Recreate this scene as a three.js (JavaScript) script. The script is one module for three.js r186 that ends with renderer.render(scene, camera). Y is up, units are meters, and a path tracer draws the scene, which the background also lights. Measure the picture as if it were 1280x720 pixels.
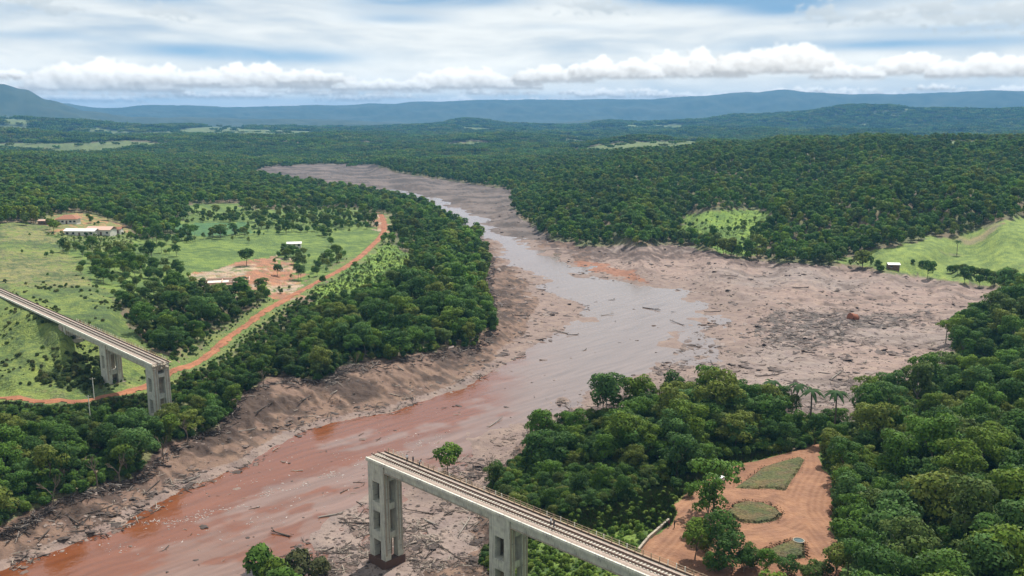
import * as THREE from 'three';
import { mergeGeometries } from 'three/addons/utils/BufferGeometryUtils.js';
import { MarchingCubes } from 'three/addons/objects/MarchingCubes.js';

// ------------------------------------------------------------------ camera, sky, sun, exposure
const F = 1108, HCAM = 100, PITCH = THREE.MathUtils.degToRad(11);
const scene = new THREE.Scene();
const camera = new THREE.PerspectiveCamera(2 * Math.atan(360 / F) * 180 / Math.PI, 16 / 9, 1, 60000);
camera.position.set(0, HCAM, 0);
camera.rotation.x = -PITCH;
const renderer = new THREE.WebGLRenderer({ antialias: true });
renderer.toneMapping = THREE.LinearToneMapping;
renderer.toneMappingExposure = 1.2;
renderer.shadowMap.enabled = true;
scene.fog = new THREE.FogExp2(new THREE.Color().setRGB(0.19, 0.54, 1.0), 8.2e-5);

// sun: high, ahead and to the right, so that shadows fall towards the camera and to the left
const SUN = new THREE.Vector3(Math.sin(0.52), 0, -Math.cos(0.52)).multiplyScalar(Math.cos(1.06)).setY(Math.sin(1.06));
const sun = new THREE.DirectionalLight(new THREE.Color(1, 0.955, 0.88), 5);
sun.position.copy(SUN).multiplyScalar(1500).add(new THREE.Vector3(0, 0, -400));
sun.target.position.set(0, 0, -400);
sun.castShadow = true; sun.shadow.radius = 1.5;
sun.shadow.mapSize.set(4096, 4096);
Object.assign(sun.shadow.camera, { left: -700, right: 700, top: 700, bottom: -700, near: 10, far: 4000 });
scene.add(sun, sun.target);


// ------------------------------------------------------------------ random numbers and noise
function rng(seed) { let s = seed | 0; return () => { s = (s + 0x6d2b79f5) | 0; let t = Math.imul(s ^ (s >>> 15), 1 | s); t = (t + Math.imul(t ^ (t >>> 7), 61 | t)) ^ t; return ((t ^ (t >>> 14)) >>> 0) / 4294967296; }; }
const PERM = new Uint8Array(512), GX = new Float32Array(256), GY = new Float32Array(256);
{ const r = rng(7), p = [...Array(256).keys()]; for (let i = 255; i > 0; i--) { const j = Math.floor(r() * (i + 1)); [p[i], p[j]] = [p[j], p[i]]; } for (let i = 0; i < 512; i++) PERM[i] = p[i & 255]; for (let i = 0; i < 256; i++) { const a = r() * Math.PI * 2; GX[i] = Math.cos(a); GY[i] = Math.sin(a); } }
function grad(x0, x1, y0, y1, fx, fy) {
  const s = fx * fx * fx * (fx * (fx * 6 - 15) + 10), t = fy * fy * fy * (fy * (fy * 6 - 15) + 10);
  const a = PERM[PERM[x0] + y0], b = PERM[PERM[x1] + y0], c = PERM[PERM[x0] + y1], d = PERM[PERM[x1] + y1];
  const u = GX[a] * fx + GY[a] * fy, v = GX[b] * (fx - 1) + GY[b] * fy, w = GX[c] * fx + GY[c] * (fy - 1), z = GX[d] * (fx - 1) + GY[d] * (fy - 1);
  const p = u + s * (v - u); return (p + t * (w + s * (z - w) - p)) * 1.5;
}
function noise(x, y) { const xi = Math.floor(x), yi = Math.floor(y); return grad(xi & 255, (xi + 1) & 255, yi & 255, (yi + 1) & 255, x - xi, y - yi); }   // gradient noise, -1..1
function noiseP(x, y, p) { const xi = Math.floor(x), yi = Math.floor(y), m = (k) => (((k % p) + p) % p) & 255; return grad(m(xi), m(xi + 1), m(yi), m(yi + 1), x - xi, y - yi); }   // the same, repeating after p
function fbm(x, y, o = 4, g = 0.5) { let a = 1, s = 0; for (let i = 0; i < o; i++) { s += a * noise(x + i * 37.1, y - i * 17.7); x *= 2.03; y *= 2.03; a *= g; } return s; }
function billow(x, y, o = 4) { let a = 1, s = 0; for (let i = 0; i < o; i++) { s += a * (0.5 - Math.abs(noise(x + i * 11.3, y + i * 5.7))); x *= 2.1; y *= 2.1; a *= 0.5; } return s; }
const clamp = (x, a = 0, b = 1) => (x < a ? a : x > b ? b : x), sstep = (a, b, x) => { const t = clamp((x - a) / (b - a)); return t * t * (3 - 2 * t); }, mix = (a, b, t) => a + (b - a) * t;
function lerpTable(tab, x) { if (x <= tab[0][0]) return tab[0][1]; for (let i = 1; i < tab.length; i++) if (x <= tab[i][0]) { const [x0, a] = tab[i - 1], [x1, b] = tab[i]; const t = (x - x0) / (x1 - x0); return mix(a, b, t * t * (3 - 2 * t)); } return tab[tab.length - 1][1]; }
const C = (r, g, b) => new THREE.Color().setRGB(r, g, b);

// photo pixel (1280 x 720) <-> place
const CP = Math.cos(PITCH), SP = Math.sin(PITCH);
function proj(X, Y, Z) { const dy = Y - HCAM, d = -dy * SP - Z * CP; if (d < 1) return [1e5, 1e5, -1]; return [640 + F * X / d, 360 - F * (dy * CP - Z * SP) / d, d]; }
function rayDir(px, py) { const a = (px - 640) / F, b = -(py - 360) / F; return [a, b * CP - SP, -b * SP - CP]; }
function unproj(px, py, h) { const d = rayDir(px, py), t = (h - HCAM) / d[1]; return [d[0] * t, d[2] * t]; }

// ------------------------------------------------------------------ the sky: veil of high cloud with blue gaps, cumulus along the horizon, few grey scraps
{
  const W = 4096, H = 2048, data = new Float32Array(W * H * 4), r = rng(91);
  const AZ = (px) => Math.atan((px - 640) / F * 0.99) * 180 / Math.PI, EL = (py) => Math.atan((144.6 - py) / F) * 180 / Math.PI;
  const tops = [[0, 97], [40, 95], [100, 90], [122, 80], [150, 76], [200, 85], [260, 92], [300, 84], [330, 83], [400, 83], [424, 96], [442, 106], [470, 98], [520, 92], [570, 82], [600, 79], [640, 82], [700, 77], [750, 71], [800, 68], [850, 66], [900, 65], [960, 57], [1000, 58], [1030, 70], [1080, 80], [1120, 78], [1150, 73], [1200, 76], [1280, 78]].map(([x, y]) => [AZ(x), EL(y)]);
  const topAt = (a) => { const e = 2.6 + 0.9 * noise(a * 0.11 + 3, 0.7) + 0.5 * noise(a * 0.31, 5.1); const inF = sstep(36, 30.5, Math.abs(a)); return mix(e, lerpTable(tops, a), inF); };
  // [az, el, half width, half height, strength] of blue gaps and of grey scraps, in degrees; the rest of the sky gets more of both
  const g2 = ([x, y, w, h, s]) => [AZ(x), EL(y), w / 19.3, h / 19.3, s];
  const gaps = [[205, 9, 70, 11, 1], [335, 77, 120, 10, .95], [250, 70, 60, 7, .6], [500, 12, 90, 14, .75], [505, 32, 70, 7, .5], [600, 8, 70, 9, .6], [850, 6, 95, 12, 1], [1000, 8, 110, 16, .8], [960, 26, 60, 8, .5], [1130, 66, 200, 7, .7], [1240, 16, 50, 10, .5], [700, 40, 90, 5, .25], [60, 60, 90, 5, .25], [1180, 52, 160, 6, .4]].map(g2);
  const scraps = [[60, 24, 24, 6, .8], [88, 32, 20, 5, .7], [740, 16, 30, 6, .7], [765, 20, 18, 4, .6], [1015, 28, 18, 7, .8], [1030, 36, 14, 4, .7], [1078, 36, 26, 5, .8], [1105, 30, 14, 3, .6], [1152, 30, 20, 8, .9], [1180, 42, 34, 6, .7], [1250, 38, 40, 12, .8], [215, 30, 22, 6, .5], [235, 32, 18, 4, .5]].map(g2);
  for (let i = 0; i < 70; i++) { const a = (r() * 2 - 1) * 180; if (Math.abs(a) < 33) continue; gaps.push([a, 2 + r() * 26, 2 + r() * 6, .3 + r() * .6, .4 + r() * .6]); scraps.push([(a + 40) > 180 ? a - 320 : a, 5 + r() * 6, .6 + r() * 1.5, .2 + r() * .4, .7]); }
  // cumulus: separate heaps of puffs with flat bases; relief, cover and height above the base are kept per direction
  const CR0 = Math.floor(H / 2 - 0.3 * H / 180), CRN = Math.ceil(9 * H / 180), relief = new Float32Array(W * CRN).fill(-9), cover = new Float32Array(W * CRN), above = new Float32Array(W * CRN), PD = W / 360;
  const puff = (pa, pe, pr, z, base, tall) => { const c0 = Math.floor((pa - 1.4 * pr) * PD), c1 = Math.ceil((pa + 1.4 * pr) * PD), r0 = Math.floor((pe - 1.4 * pr) * PD + H / 2) - CR0, r1 = Math.ceil((pe + 1.4 * pr) * PD + H / 2) - CR0; for (let y = Math.max(0, r0); y <= Math.min(CRN - 1, r1); y++) for (let x = c0; x <= c1; x++) { const A = (x + .5) / PD, E = (y + CR0 + .5 - H / 2) / PD, n1 = noise(A * .85 / pr + pa, E * .85 / pr), n2 = noise(A * 2.3 / pr, E * 2.3 / pr + pa), w = 1 + .36 * n1 + .2 * n2, d = Math.hypot(A - pa, (E - pe) * 1.15) / (pr * w); if (d >= 1.12) continue; const fb = clamp((E - base + .12 * n1) / .16); if (fb <= 0) continue; const o = y * W + (((x % W) + W) % W), hh = z + pr * Math.sqrt(Math.max(0, 1.26 - d * d)), cv = fb * clamp((1.12 - d) / .3); if (hh > relief[o] && cv > .25) { relief[o] = hh; above[o] = clamp((E - base) / tall); } if (cv > cover[o]) cover[o] = cv; } };
  const heap = (ca, hw, top, base, z) => { const tall = top - base; for (let q = 0; q < hw * 26 * (.5 + tall); q++) { const u = r() * 2 - 1, pa = ca + u * hw, t = base + tall * Math.max(.12, (1 - u * u) ** .55 * (.72 + .42 * noise(pa * 1.1 + 7, base * 3))), k = r(), pr = k < .3 ? tall * (.24 + .16 * r()) : k < .7 ? .12 + .16 * r() : .06 + .1 * r(), pe = k < .3 ? base + (t - base) * (.2 + .5 * r()) : base + (t - base) * (1 - .75 * r() ** 1.6) - pr * .6; puff(pa, pe, pr, z + .25 * r(), base, tall); } };
  const seen = [[20, 50, 94, 108], [140, 66, 74, 119], [218, 48, 84, 112], [325, 84, 81, 114], [400, 40, 84, 108], [480, 55, 94, 116], [590, 75, 78, 114], [690, 42, 75, 106], [768, 46, 68, 102], [858, 58, 63, 101], [968, 62, 54, 97], [1052, 34, 80, 104], [1130, 44, 71, 101], [1236, 62, 74, 105]];
  for (let i = 0; i < 46; i++) { const x = -60 + i * 31 + r() * 16, y = 108 + r() * 12; heap(AZ(x), (14 + 34 * r()) / 19.3, EL(y), EL(Math.min(132, y + 7 + r() * 9)), 0); }
  seen.forEach(([x, w, t, b], i) => heap(AZ(x), w / 19.3, EL(t), EL(b), 1 + (i % 3) * .6));
  for (let i = 0; i < 150; i++) { const a = -180 + i * 2.4 + r() * 1.5; if (Math.abs(a) < 33) continue; const base = .9 + r() * 1.4; heap(a, .7 + 3.6 * r(), base + .5 + 2.2 * r() ** 1.5, base, r() * 2); }
  const near = (list, a, k) => list.filter((g) => { let da = Math.abs(a - g[0]); if (da > 180) da = 360 - da; return da < k * g[2]; });
  const cols = [...Array(W).keys()].map((col) => { const th = ((col + 0.5) / W - 0.5) * 2 * Math.PI, a = Math.atan2(Math.cos(th), -Math.sin(th)) * 180 / Math.PI; return { a, sa: Math.sin(a * Math.PI / 180), ca: Math.cos(a * Math.PI / 180), gaps: near(gaps, a, 3), scraps: near(scraps, a, 2.5) }; });
  for (let row = 0; row < H; row++) {
    const e = ((row + 0.5) / H - 0.5) * 180, ed = Math.max(e, 0), low = Math.exp(-ed / 5), step = ed > 45 ? 8 : ed > 20 ? 4 : 1;
    for (let col = 0; col < W; col++) {
      const o = (row * W + col) * 4; data[o + 3] = 1;
      if (e >= -3 && (row % step || col % step)) { const q = ((row - row % step) * W + col - col % step) * 4; data[o] = data[q]; data[o + 1] = data[q + 1]; data[o + 2] = data[q + 2]; continue; }
      if (e < -3) { data[o] = 0.35; data[o + 1] = 0.40; data[o + 2] = 0.42; continue; }
      const cc = cols[col], a = cc.a;   // 0 = towards -z, + to the right
      // clear air
      let R = mix(0.15, 0.42, low), G = mix(0.34, 0.62, low), B = mix(0.58, 0.78, low);
      // veil
      const k = 1 / (Math.sin(ed * Math.PI / 180) + 0.055), vx = cc.sa * k, vz = cc.ca * k;
      const v1 = fbm(vx * 0.35 + 5, vz * 0.22 + 9, 4, 0.55), v2 = fbm(a * 0.16 + 3, ed * 1.1 + v1, 4, 0.55);
      let veil = 0.82 + 0.21 * v1 + 0.19 * v2;
      for (const g of cc.gaps) { let da = a - g[0]; if (da > 180) da -= 360; if (da < -180) da += 360; const q = (da / g[2]) ** 2 + ((ed - g[1]) / g[3]) ** 2; if (q < 9) veil -= g[4] * Math.exp(-q * 1.1) * (0.75 + 0.5 * v2); }
      veil = sstep(0.0, 1.02, veil);
      const vb = 1 + 0.06 * v2 + 0.05 * v1;
      const wl = 1; R = mix(R, 0.755 * vb * wl, veil); G = mix(G, 0.805 * vb * wl, veil); B = mix(B, 0.825 * vb, veil);
      if (ed < 14) {
        for (const s of cc.scraps) { let da = a - s[0]; if (da > 180) da -= 360; if (da < -180) da += 360; const q = (da / s[2]) ** 2 + ((ed - s[1]) / s[3]) ** 2; if (q < 6) { const d = s[4] * sstep(0.15, 0.75, Math.exp(-q) + 0.55 * fbm(a * 1.6, ed * 3.2, 4)); const lit = clamp(0.5 + (ed - s[1]) / s[3] * 0.35); R = mix(R, mix(.45, .66, lit), d); G = mix(G, mix(.54, .72, lit), d); B = mix(B, mix(.61, .76, lit), d); } }
      }
      if (ed < 7.5) {
        const cx = Math.round(((a + 360) % 360) * PD - .5), cy = row - CR0, q = cy * W + ((cx + W) % W);
        if (cy > 1 && cy < CRN - 2 && cover[q] > 0) {
          const m = cover[q] * .97, gx = (relief[cy * W + (cx + 2) % W] - relief[cy * W + (cx + W - 2) % W]) * PD / 4, gy = (relief[q + 2 * W] - relief[q - 2 * W]) * PD / 4, nz = 1 / Math.hypot(clamp(gx, -3, 3), clamp(gy, -3, 3), 1), sh = clamp((-clamp(gx, -3, 3) * .30 - clamp(gy, -3, 3) * .78 + .42) * nz, -.35, 1);
          const up = above[q], pat = .5 + .5 * fbm(a * .7 + 9, ed * 1.8 + 3, 4), l = clamp(.66 + .28 * sh + .26 * sstep(.05, .75, up) - .12 * pat + .07 * fbm(a * 2.6, ed * 4, 3), .5, 1.02), cr = l * .965, cg = l * .978 + .004, cb = l * .965 + .014;
          R = mix(R, cr, m); G = mix(G, cg, m); B = mix(B, cb, m);
        }
      }
      const seenT = Math.max(.62, Math.exp(-8.2e-5 * Math.min(15000, 330 / Math.sin(Math.max(ed, .5) * Math.PI / 180)))), zen = mix(1, .74, sstep(10, 60, ed)) * .89;   // the haze dims this and adds its own blue
      data[o] = (R - .10 * (1 - seenT)) / seenT * zen; data[o + 1] = (G - .28 * (1 - seenT)) / seenT * zen; data[o + 2] = (B - .50 * (1 - seenT)) / seenT * zen;
    }
  }
  const t = new THREE.DataTexture(data, W, H, THREE.RGBAFormat, THREE.FloatType);
  t.mapping = THREE.EquirectangularReflectionMapping; t.magFilter = THREE.LinearFilter; t.needsUpdate = true;
  scene.background = t; scene.environment = t;
}


// ------------------------------------------------------------------ helpers for things
const taken = new Map();
function numbered(name) { const n = taken.get(name) ?? 0; taken.set(name, n + 1); return n ? `${name}_${String(n).padStart(3, '0')}` : name; }
function tag(o, label, category, group, kind) { if (label) o.userData.label = label; if (category) o.userData.category = category; if (group) o.userData.group = group; if (kind) o.userData.kind = kind; return o; }
function mesh(name, geo, mat, parent, top) { const m = new THREE.Mesh(geo, mat); m.name = top ? numbered(name) : name; m.castShadow = m.receiveShadow = true; (parent ?? scene).add(m); return m; }
function thing(name, label, category, [x, y, z], turn = 0, group) { const g = new THREE.Group(); g.name = numbered(name); g.position.set(x, y, z); g.rotation.y = turn; scene.add(g); return tag(g, label, category, group); }
function box(w, h, d, x = 0, y = 0, z = 0, ry = 0) { const g = new THREE.BoxGeometry(w, h, d); if (ry) g.rotateY(ry); g.translate(x, y, z); const p = g.attributes.position, n = g.attributes.normal, uv = g.attributes.uv; for (let i = 0; i < p.count; i++) { const ax = Math.abs(n.getX(i)), ay = Math.abs(n.getY(i)); if (ay > 0.7) uv.setXY(i, p.getX(i), p.getZ(i)); else if (ax > 0.7) uv.setXY(i, p.getZ(i), p.getY(i)); else uv.setXY(i, p.getX(i), p.getY(i)); } return g; }
function bar(a, b, r0, r1 = r0, n = 6) { const A = new THREE.Vector3(...a), B = new THREE.Vector3(...b), d = B.clone().sub(A), g = new THREE.CylinderGeometry(r1, r0, d.length(), n, 1); g.translate(0, d.length() / 2, 0); g.applyQuaternion(new THREE.Quaternion().setFromUnitVectors(new THREE.Vector3(0, 1, 0), d.normalize())); g.translate(...a); return g; }
function tile(size, f, srgb = false) { const d = new Uint8Array(size * size * 4); for (let y = 0; y < size; y++) for (let x = 0; x < size; x++) { const c = f(x / size, y / size), o = (y * size + x) * 4; d[o] = clamp(c[0]) * 255; d[o + 1] = clamp(c[1]) * 255; d[o + 2] = clamp(c[2]) * 255; d[o + 3] = 255; } const t = new THREE.DataTexture(d, size, size); t.wrapS = t.wrapT = THREE.RepeatWrapping; t.magFilter = THREE.LinearFilter; t.minFilter = THREE.LinearMipmapLinearFilter; t.generateMipmaps = true; if (srgb) t.colorSpace = THREE.SRGBColorSpace; t.needsUpdate = true; return t; }
function tfbm(u, v, f, o, g = 0.55) { let a = 1, s = 0; for (let i = 0; i < o; i++) { s += a * noiseP(u * f + i * 3, v * f + i * 2, f); f *= 2; a *= g; } return s; }

// ------------------------------------------------------------------ outlines read from the photograph (pixels), as places on the ground
const MUD = [[-300, 765], [0, 668], [40, 642], [100, 613], [165, 600], [222, 552], [285, 522], [300, 487], [358, 471], [406, 474], [433, 455], [486, 450], [526, 442], [592, 432], [611, 413], [612, 390], [606, 350], [610, 322], [594, 297], [562, 276], [548, 263], [520, 252], [470, 245], [440, 237], [395, 232], [330, 221], [313, 217], [330, 208], [400, 205], [470, 206], [490, 215], [560, 226], [640, 237], [642, 264], [690, 299], [735, 309], [850, 306], [895, 318], [950, 327], [1042, 331], [1100, 340], [1190, 352], [1262, 366], [1250, 385], [1205, 408], [1185, 450], [1190, 470], [1120, 500], [1085, 520], [1075, 545], [1050, 548], [1045, 530], [1000, 522], [940, 508], [880, 500], [790, 518], [700, 540], [640, 580], [618, 610], [632, 645], [622, 690], [590, 730], [560, 800], [300, 900], [-300, 1000]];
const WATER = [[-300, 830], [-120, 752], [0, 712], [94, 678], [133, 664], [167, 648], [194, 631], [222, 613], [261, 599], [294, 587], [319, 574], [361, 547], [406, 530], [449, 522], [486, 515], [534, 499], [579, 485], [619, 460], [644, 448], [656, 437], [680, 426], [698, 410], [727, 392], [733, 385], [717, 376], [688, 370], [664, 345], [634, 329], [616, 305], [592, 290], [566, 275], [540, 260], [505, 248], [470, 242], [472, 236], [508, 238], [545, 250], [575, 262], [604, 270], [621, 286], [642, 299], [680, 313], [711, 329], [722, 344], [770, 352], [850, 360], [872, 374], [893, 394], [872, 420], [850, 445], [822, 470], [760, 478], [700, 505], [650, 535], [608, 555], [590, 575], [545, 600], [470, 628], [430, 655], [390, 680], [330, 730], [200, 830]];
const FIELDS = {
  slope: [[-400, 262], [0, 277], [62, 283], [78, 305], [95, 335], [140, 362], [150, 390], [178, 417], [207, 447], [212, 470], [200, 490], [100, 503], [0, 506], [-400, 560]],
  scrub: [[-400, 560], [0, 506], [100, 503], [200, 489], [238, 462], [250, 472], [216, 500], [212, 535], [120, 542], [0, 550], [-400, 640]],
  meadow: [[215, 326], [225, 310], [250, 300], [300, 296], [400, 291], [412, 300], [440, 284], [472, 288], [472, 300], [440, 318], [385, 332], [375, 314], [350, 318], [300, 328], [232, 346]],
  crop: [[220, 280], [312, 278], [310, 293], [222, 294]],
  glade: [[226, 256], [300, 254], [304, 264], [228, 266]],
  verge: [[380, 384], [400, 360], [470, 314], [490, 304], [513, 322], [506, 342], [480, 356], [430, 377]],
  yard: [[226, 354], [250, 340], [300, 325], [345, 318], [352, 345], [332, 366], [300, 364], [255, 367]],
  path: [[352, 320], [378, 335], [372, 372], [350, 380], [340, 360], [346, 340]],
  lane: [[462, 268], [480, 266], [486, 292], [470, 294]],
  patch: [[846, 292], [855, 270], [900, 262], [968, 264], [965, 276], [945, 286], [945, 319], [898, 318], [888, 302], [850, 298]],
  pasture: [[1042, 327], [1100, 312], [1280, 272], [1600, 225], [1600, 420], [1280, 363], [1190, 351], [1100, 336]],
  garden: [[66, 292], [165, 290], [172, 314], [84, 314]],
  housesite: [[52, 272], [60, 266], [120, 268], [160, 284], [158, 298], [80, 300]],
  farm: [[62, 296], [165, 300], [215, 294], [226, 268], [310, 262], [400, 260], [445, 260], [464, 285], [472, 300], [440, 322], [385, 352], [342, 374], [300, 374], [230, 354], [200, 374], [150, 376], [95, 338], [78, 308]],
  far1: [[700, 190], [745, 182], [790, 178], [875, 176], [872, 185], [800, 192]], far2: [[555, 184], [570, 178], [602, 177], [600, 184]], far3: [[200, 165], [260, 158], [400, 166], [380, 171], [260, 171]], far4: [[0, 148], [40, 151], [36, 157], [0, 155]], far5: [[1130, 182], [1180, 176], [1250, 178], [1220, 184]], far6: [[300, 196], [330, 193], [328, 199], [300, 200]],
  clearing: [[640, 690], [660, 648], [735, 640], [800, 612], [832, 600], [852, 596], [880, 588], [905, 574], [1005, 557], [1036, 555], [1030, 578], [1046, 610], [1050, 650], [1066, 690], [1095, 730], [1060, 820], [540, 820], [600, 725]],
};
const boxOf = (p) => p.reduce((b, [x, y]) => [Math.min(b[0], x), Math.min(b[1], y), Math.max(b[2], x), Math.max(b[3], y)], [1e9, 1e9, -1e9, -1e9]);
const BOX = new Map();
function inside(p, x, y) { let b = BOX.get(p); if (!b) BOX.set(p, b = boxOf(p)); if (x < b[0] || x > b[2] || y < b[1] || y > b[3]) return false; let c = false; for (let i = 0, j = p.length - 1; i < p.length; j = i++) { const [xi, yi] = p[i], [xj, yj] = p[j]; if ((yi > y) !== (yj > y) && x < (xj - xi) * (y - yi) / (yj - yi) + xi) c = !c; } return c; }
function edgeDist(p, x, y, closed = true) { let m = 1e18; for (let i = closed ? 0 : 1, j = closed ? p.length - 1 : 0; i < p.length; j = i++) { const ax = p[j][0], ay = p[j][1], bx = p[i][0] - ax, by = p[i][1] - ay, t = clamp(((x - ax) * bx + (y - ay) * by) / (bx * bx + by * by + 1e-9)), dx = x - ax - bx * t, dy = y - ay - by * t, d = dx * dx + dy * dy; if (d < m) m = d; } return Math.sqrt(m); }
const WATER_W = WATER.map(([x, y]) => unproj(x, y, 0));
const WB = boxOf(WATER_W).map((v, i) => v + (i < 2 ? -60 : 60)), WS = 1.5, WNX = Math.ceil((WB[2] - WB[0]) / WS) + 2, WNZ = Math.ceil((WB[3] - WB[1]) / WS) + 2, WG = new Float32Array(WNX * WNZ).fill(NaN);
const waterNode = (i, j) => { const o = j * WNX + i; if (WG[o] !== WG[o]) { const X = WB[0] + i * WS, Z = WB[1] + j * WS; WG[o] = edgeDist(WATER_W, X, Z) * (inside(WATER_W, X, Z) ? -1 : 1); } return WG[o]; };
function waterDist(X, Z) { if (X < WB[0] || X > WB[2] || Z < WB[1] || Z > WB[3]) return 60; const gx = (X - WB[0]) / WS, gz = (Z - WB[1]) / WS, i = Math.floor(gx), j = Math.floor(gz), fx = gx - i, fz = gz - j; return mix(mix(waterNode(i, j), waterNode(i + 1, j), fx), mix(waterNode(i, j + 1), waterNode(i + 1, j + 1), fx), fz); }

// ------------------------------------------------------------------ heights
const CTRL = [
  // left bank, road and plateau
  [0, 665, 7], [60, 632, 7], [100, 612, 7], [165, 600, 6], [222, 545, 5.5], [290, 505, 6], [300, 487, 6.5], [358, 471, 6.5], [406, 474, 6], [433, 455, 6.5], [486, 450, 6.5], [526, 441, 6.5], [592, 432, 6], [620, 411, 5], [624, 345, 4.5], [610, 300, 4], [-200, 640, 9], [60, 560, 8], [160, 545, 7],
  [0, 500, 9.5], [50, 502, 9.5], [100, 502, 9.5], [190, 479, 9], [250, 452, 9], [300, 412, 9], [370, 367, 10], [430, 335, 11], [478, 293, 12], [475, 270, 12],
  [75, 405, 23], [40, 385, 24.2], [0, 365, 24.5], [-60, 340, 24.5], [-140, 310, 25], [45, 440, 16.5], [10, 460, 13.5], [-100, 450, 16], [60, 478, 11], [110, 450, 14], [130, 478, 10.5], [125, 393, 21], [165, 412, 16], [190, 430, 12.5], [210, 428, 11], [150, 372, 20], [105, 372, 23],
  [0, 305, 26], [0, 335, 25], [60, 320, 24], [100, 330, 22.5], [200, 330, 16], [110, 290, 24], [85, 275, 26], [0, 280, 28], [300, 335, 14], [260, 300, 15], [280, 355, 13], [340, 300, 14], [400, 300, 13], [500, 330, 9], [560, 300, 7], [450, 260, 12], [300, 255, 14], [200, 270, 18], [150, 250, 20], [0, 240, 26], [560, 380, 7], [450, 400, 8], [350, 430, 8], [560, 270, 5], [220, 380, 14], [300, 380, 11], [-200, 300, 30], [-300, 400, 22], [-300, 540, 14],
  [0, 215, 32], [150, 215, 20], [250, 218, 14], [300, 222, 8], [400, 236, 6], [470, 250, 5], [-300, 220, 40],
  // river and mud
  [350, 213, 3], [450, 212, 3], [560, 235, 1.5], [610, 255, 1.5], [640, 245, 2.5], [480, 240, 0.6], [660, 290, 1.2], [700, 315, 1], [760, 330, .9], [850, 335, .9], [950, 345, 1.2], [1050, 350, 1.4], [1150, 362, 1.6], [1220, 372, 2], [760, 420, .4], [840, 400, .5], [900, 420, .6], [1000, 410, 1.2], [1100, 400, 1.4], [1160, 420, 1.6], [950, 460, .7], [1050, 460, 1.1], [1120, 460, 1.4], [1000, 500, 1.3], [660, 500, .3], [600, 540, .4], [560, 580, .5], [500, 650, .8], [485, 695, 1], [440, 690, .5], [400, 720, .6], [560, 650, 1], [580, 690, 1.3], [610, 600, 1], [300, 640, .2], [200, 690, .2], [100, 730, .2], [650, 380, 2.2], [680, 395, 1.2], [640, 430, 2.2], [0, 780, .2], [300, 800, .6], [-200, 850, .5],
  // right hill
  [645, 262, 5], [700, 301, 4], [850, 304, 4], [1000, 324, 5], [1045, 327, 6], [700, 255, 18], [800, 260, 20], [900, 245, 26], [1000, 255, 28], [1100, 235, 38], [1200, 232, 40], [1280, 245, 38], [640, 218, 12], [720, 215, 22], [800, 200, 38], [900, 190, 48], [1000, 178, 58], [1100, 174, 62], [1200, 172, 63], [1280, 172, 63], [1400, 174, 62], [900, 290, 9], [920, 315, 5], [1280, 277, 24], [1150, 302, 15], [1280, 330, 14], [1200, 335, 8], [1190, 348, 4], [1275, 361, 5], [1500, 300, 30], [560, 205, 12], [480, 195, 16],
  // near woods, clearing and road
  [640, 600, 3.5], [700, 545, 3], [800, 520, 3], [900, 505, 3.5], [1000, 525, 4], [1050, 548, 5], [900, 560, 6], [800, 600, 6], [740, 640, 7], [690, 690, 6], [760, 668, 8], [820, 640, 9], [830, 690, 9], [900, 640, 9], [1000, 620, 9], [1020, 570, 8], [950, 700, 10], [650, 680, 4], [620, 720, 2.5],
  [1060, 600, 9.5], [1100, 525, 6], [1150, 490, 5], [1200, 455, 5], [1240, 405, 5], [1180, 600, 12], [1280, 500, 11], [1280, 700, 16], [1420, 500, 15], [1100, 700, 11], [1420, 420, 10], [600, 850, 5], [900, 850, 13], [1200, 850, 18], [1500, 800, 20],
];
const UW = (X, Z) => clamp(F * X / Math.max(-Z, 60), -950, 950), VW = (Z) => clamp(F * HCAM / Math.max(-Z, 60), 8, 1000);
const CW = CTRL.map(([x, y, h]) => { const [X, Z] = unproj(x, y, h); return [F * X / -Z, F * HCAM / -Z, h]; });
const GS = 4, GU = Math.ceil(1900 / GS) + 2, GV = Math.ceil(1000 / GS) + 2, HG = new Float32Array(GU * GV);
for (let j = 0; j < GV; j++) for (let i = 0; i < GU; i++) { const u = -950 + i * GS, v = j * GS; let s = 0, w = 0; for (const c of CW) { const du = c[0] - u, dv = (c[1] - v) * 1.25, q = 1 / ((du * du + dv * dv + 60) ** 2); s += q * c[2]; w += q; } HG[j * GU + i] = s / w; }
function baseH(X, Z) { const gx = (UW(X, Z) + 950) / GS, gy = VW(Z) / GS, i = Math.floor(gx), j = Math.floor(gy), fx = gx - i, fy = gy - j, o = j * GU + i; return mix(mix(HG[o], HG[o + 1], fx), mix(HG[o + GU], HG[o + GU + 1], fx), fy); }
const SHORE = WATER_W.slice(0, 24);
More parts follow.
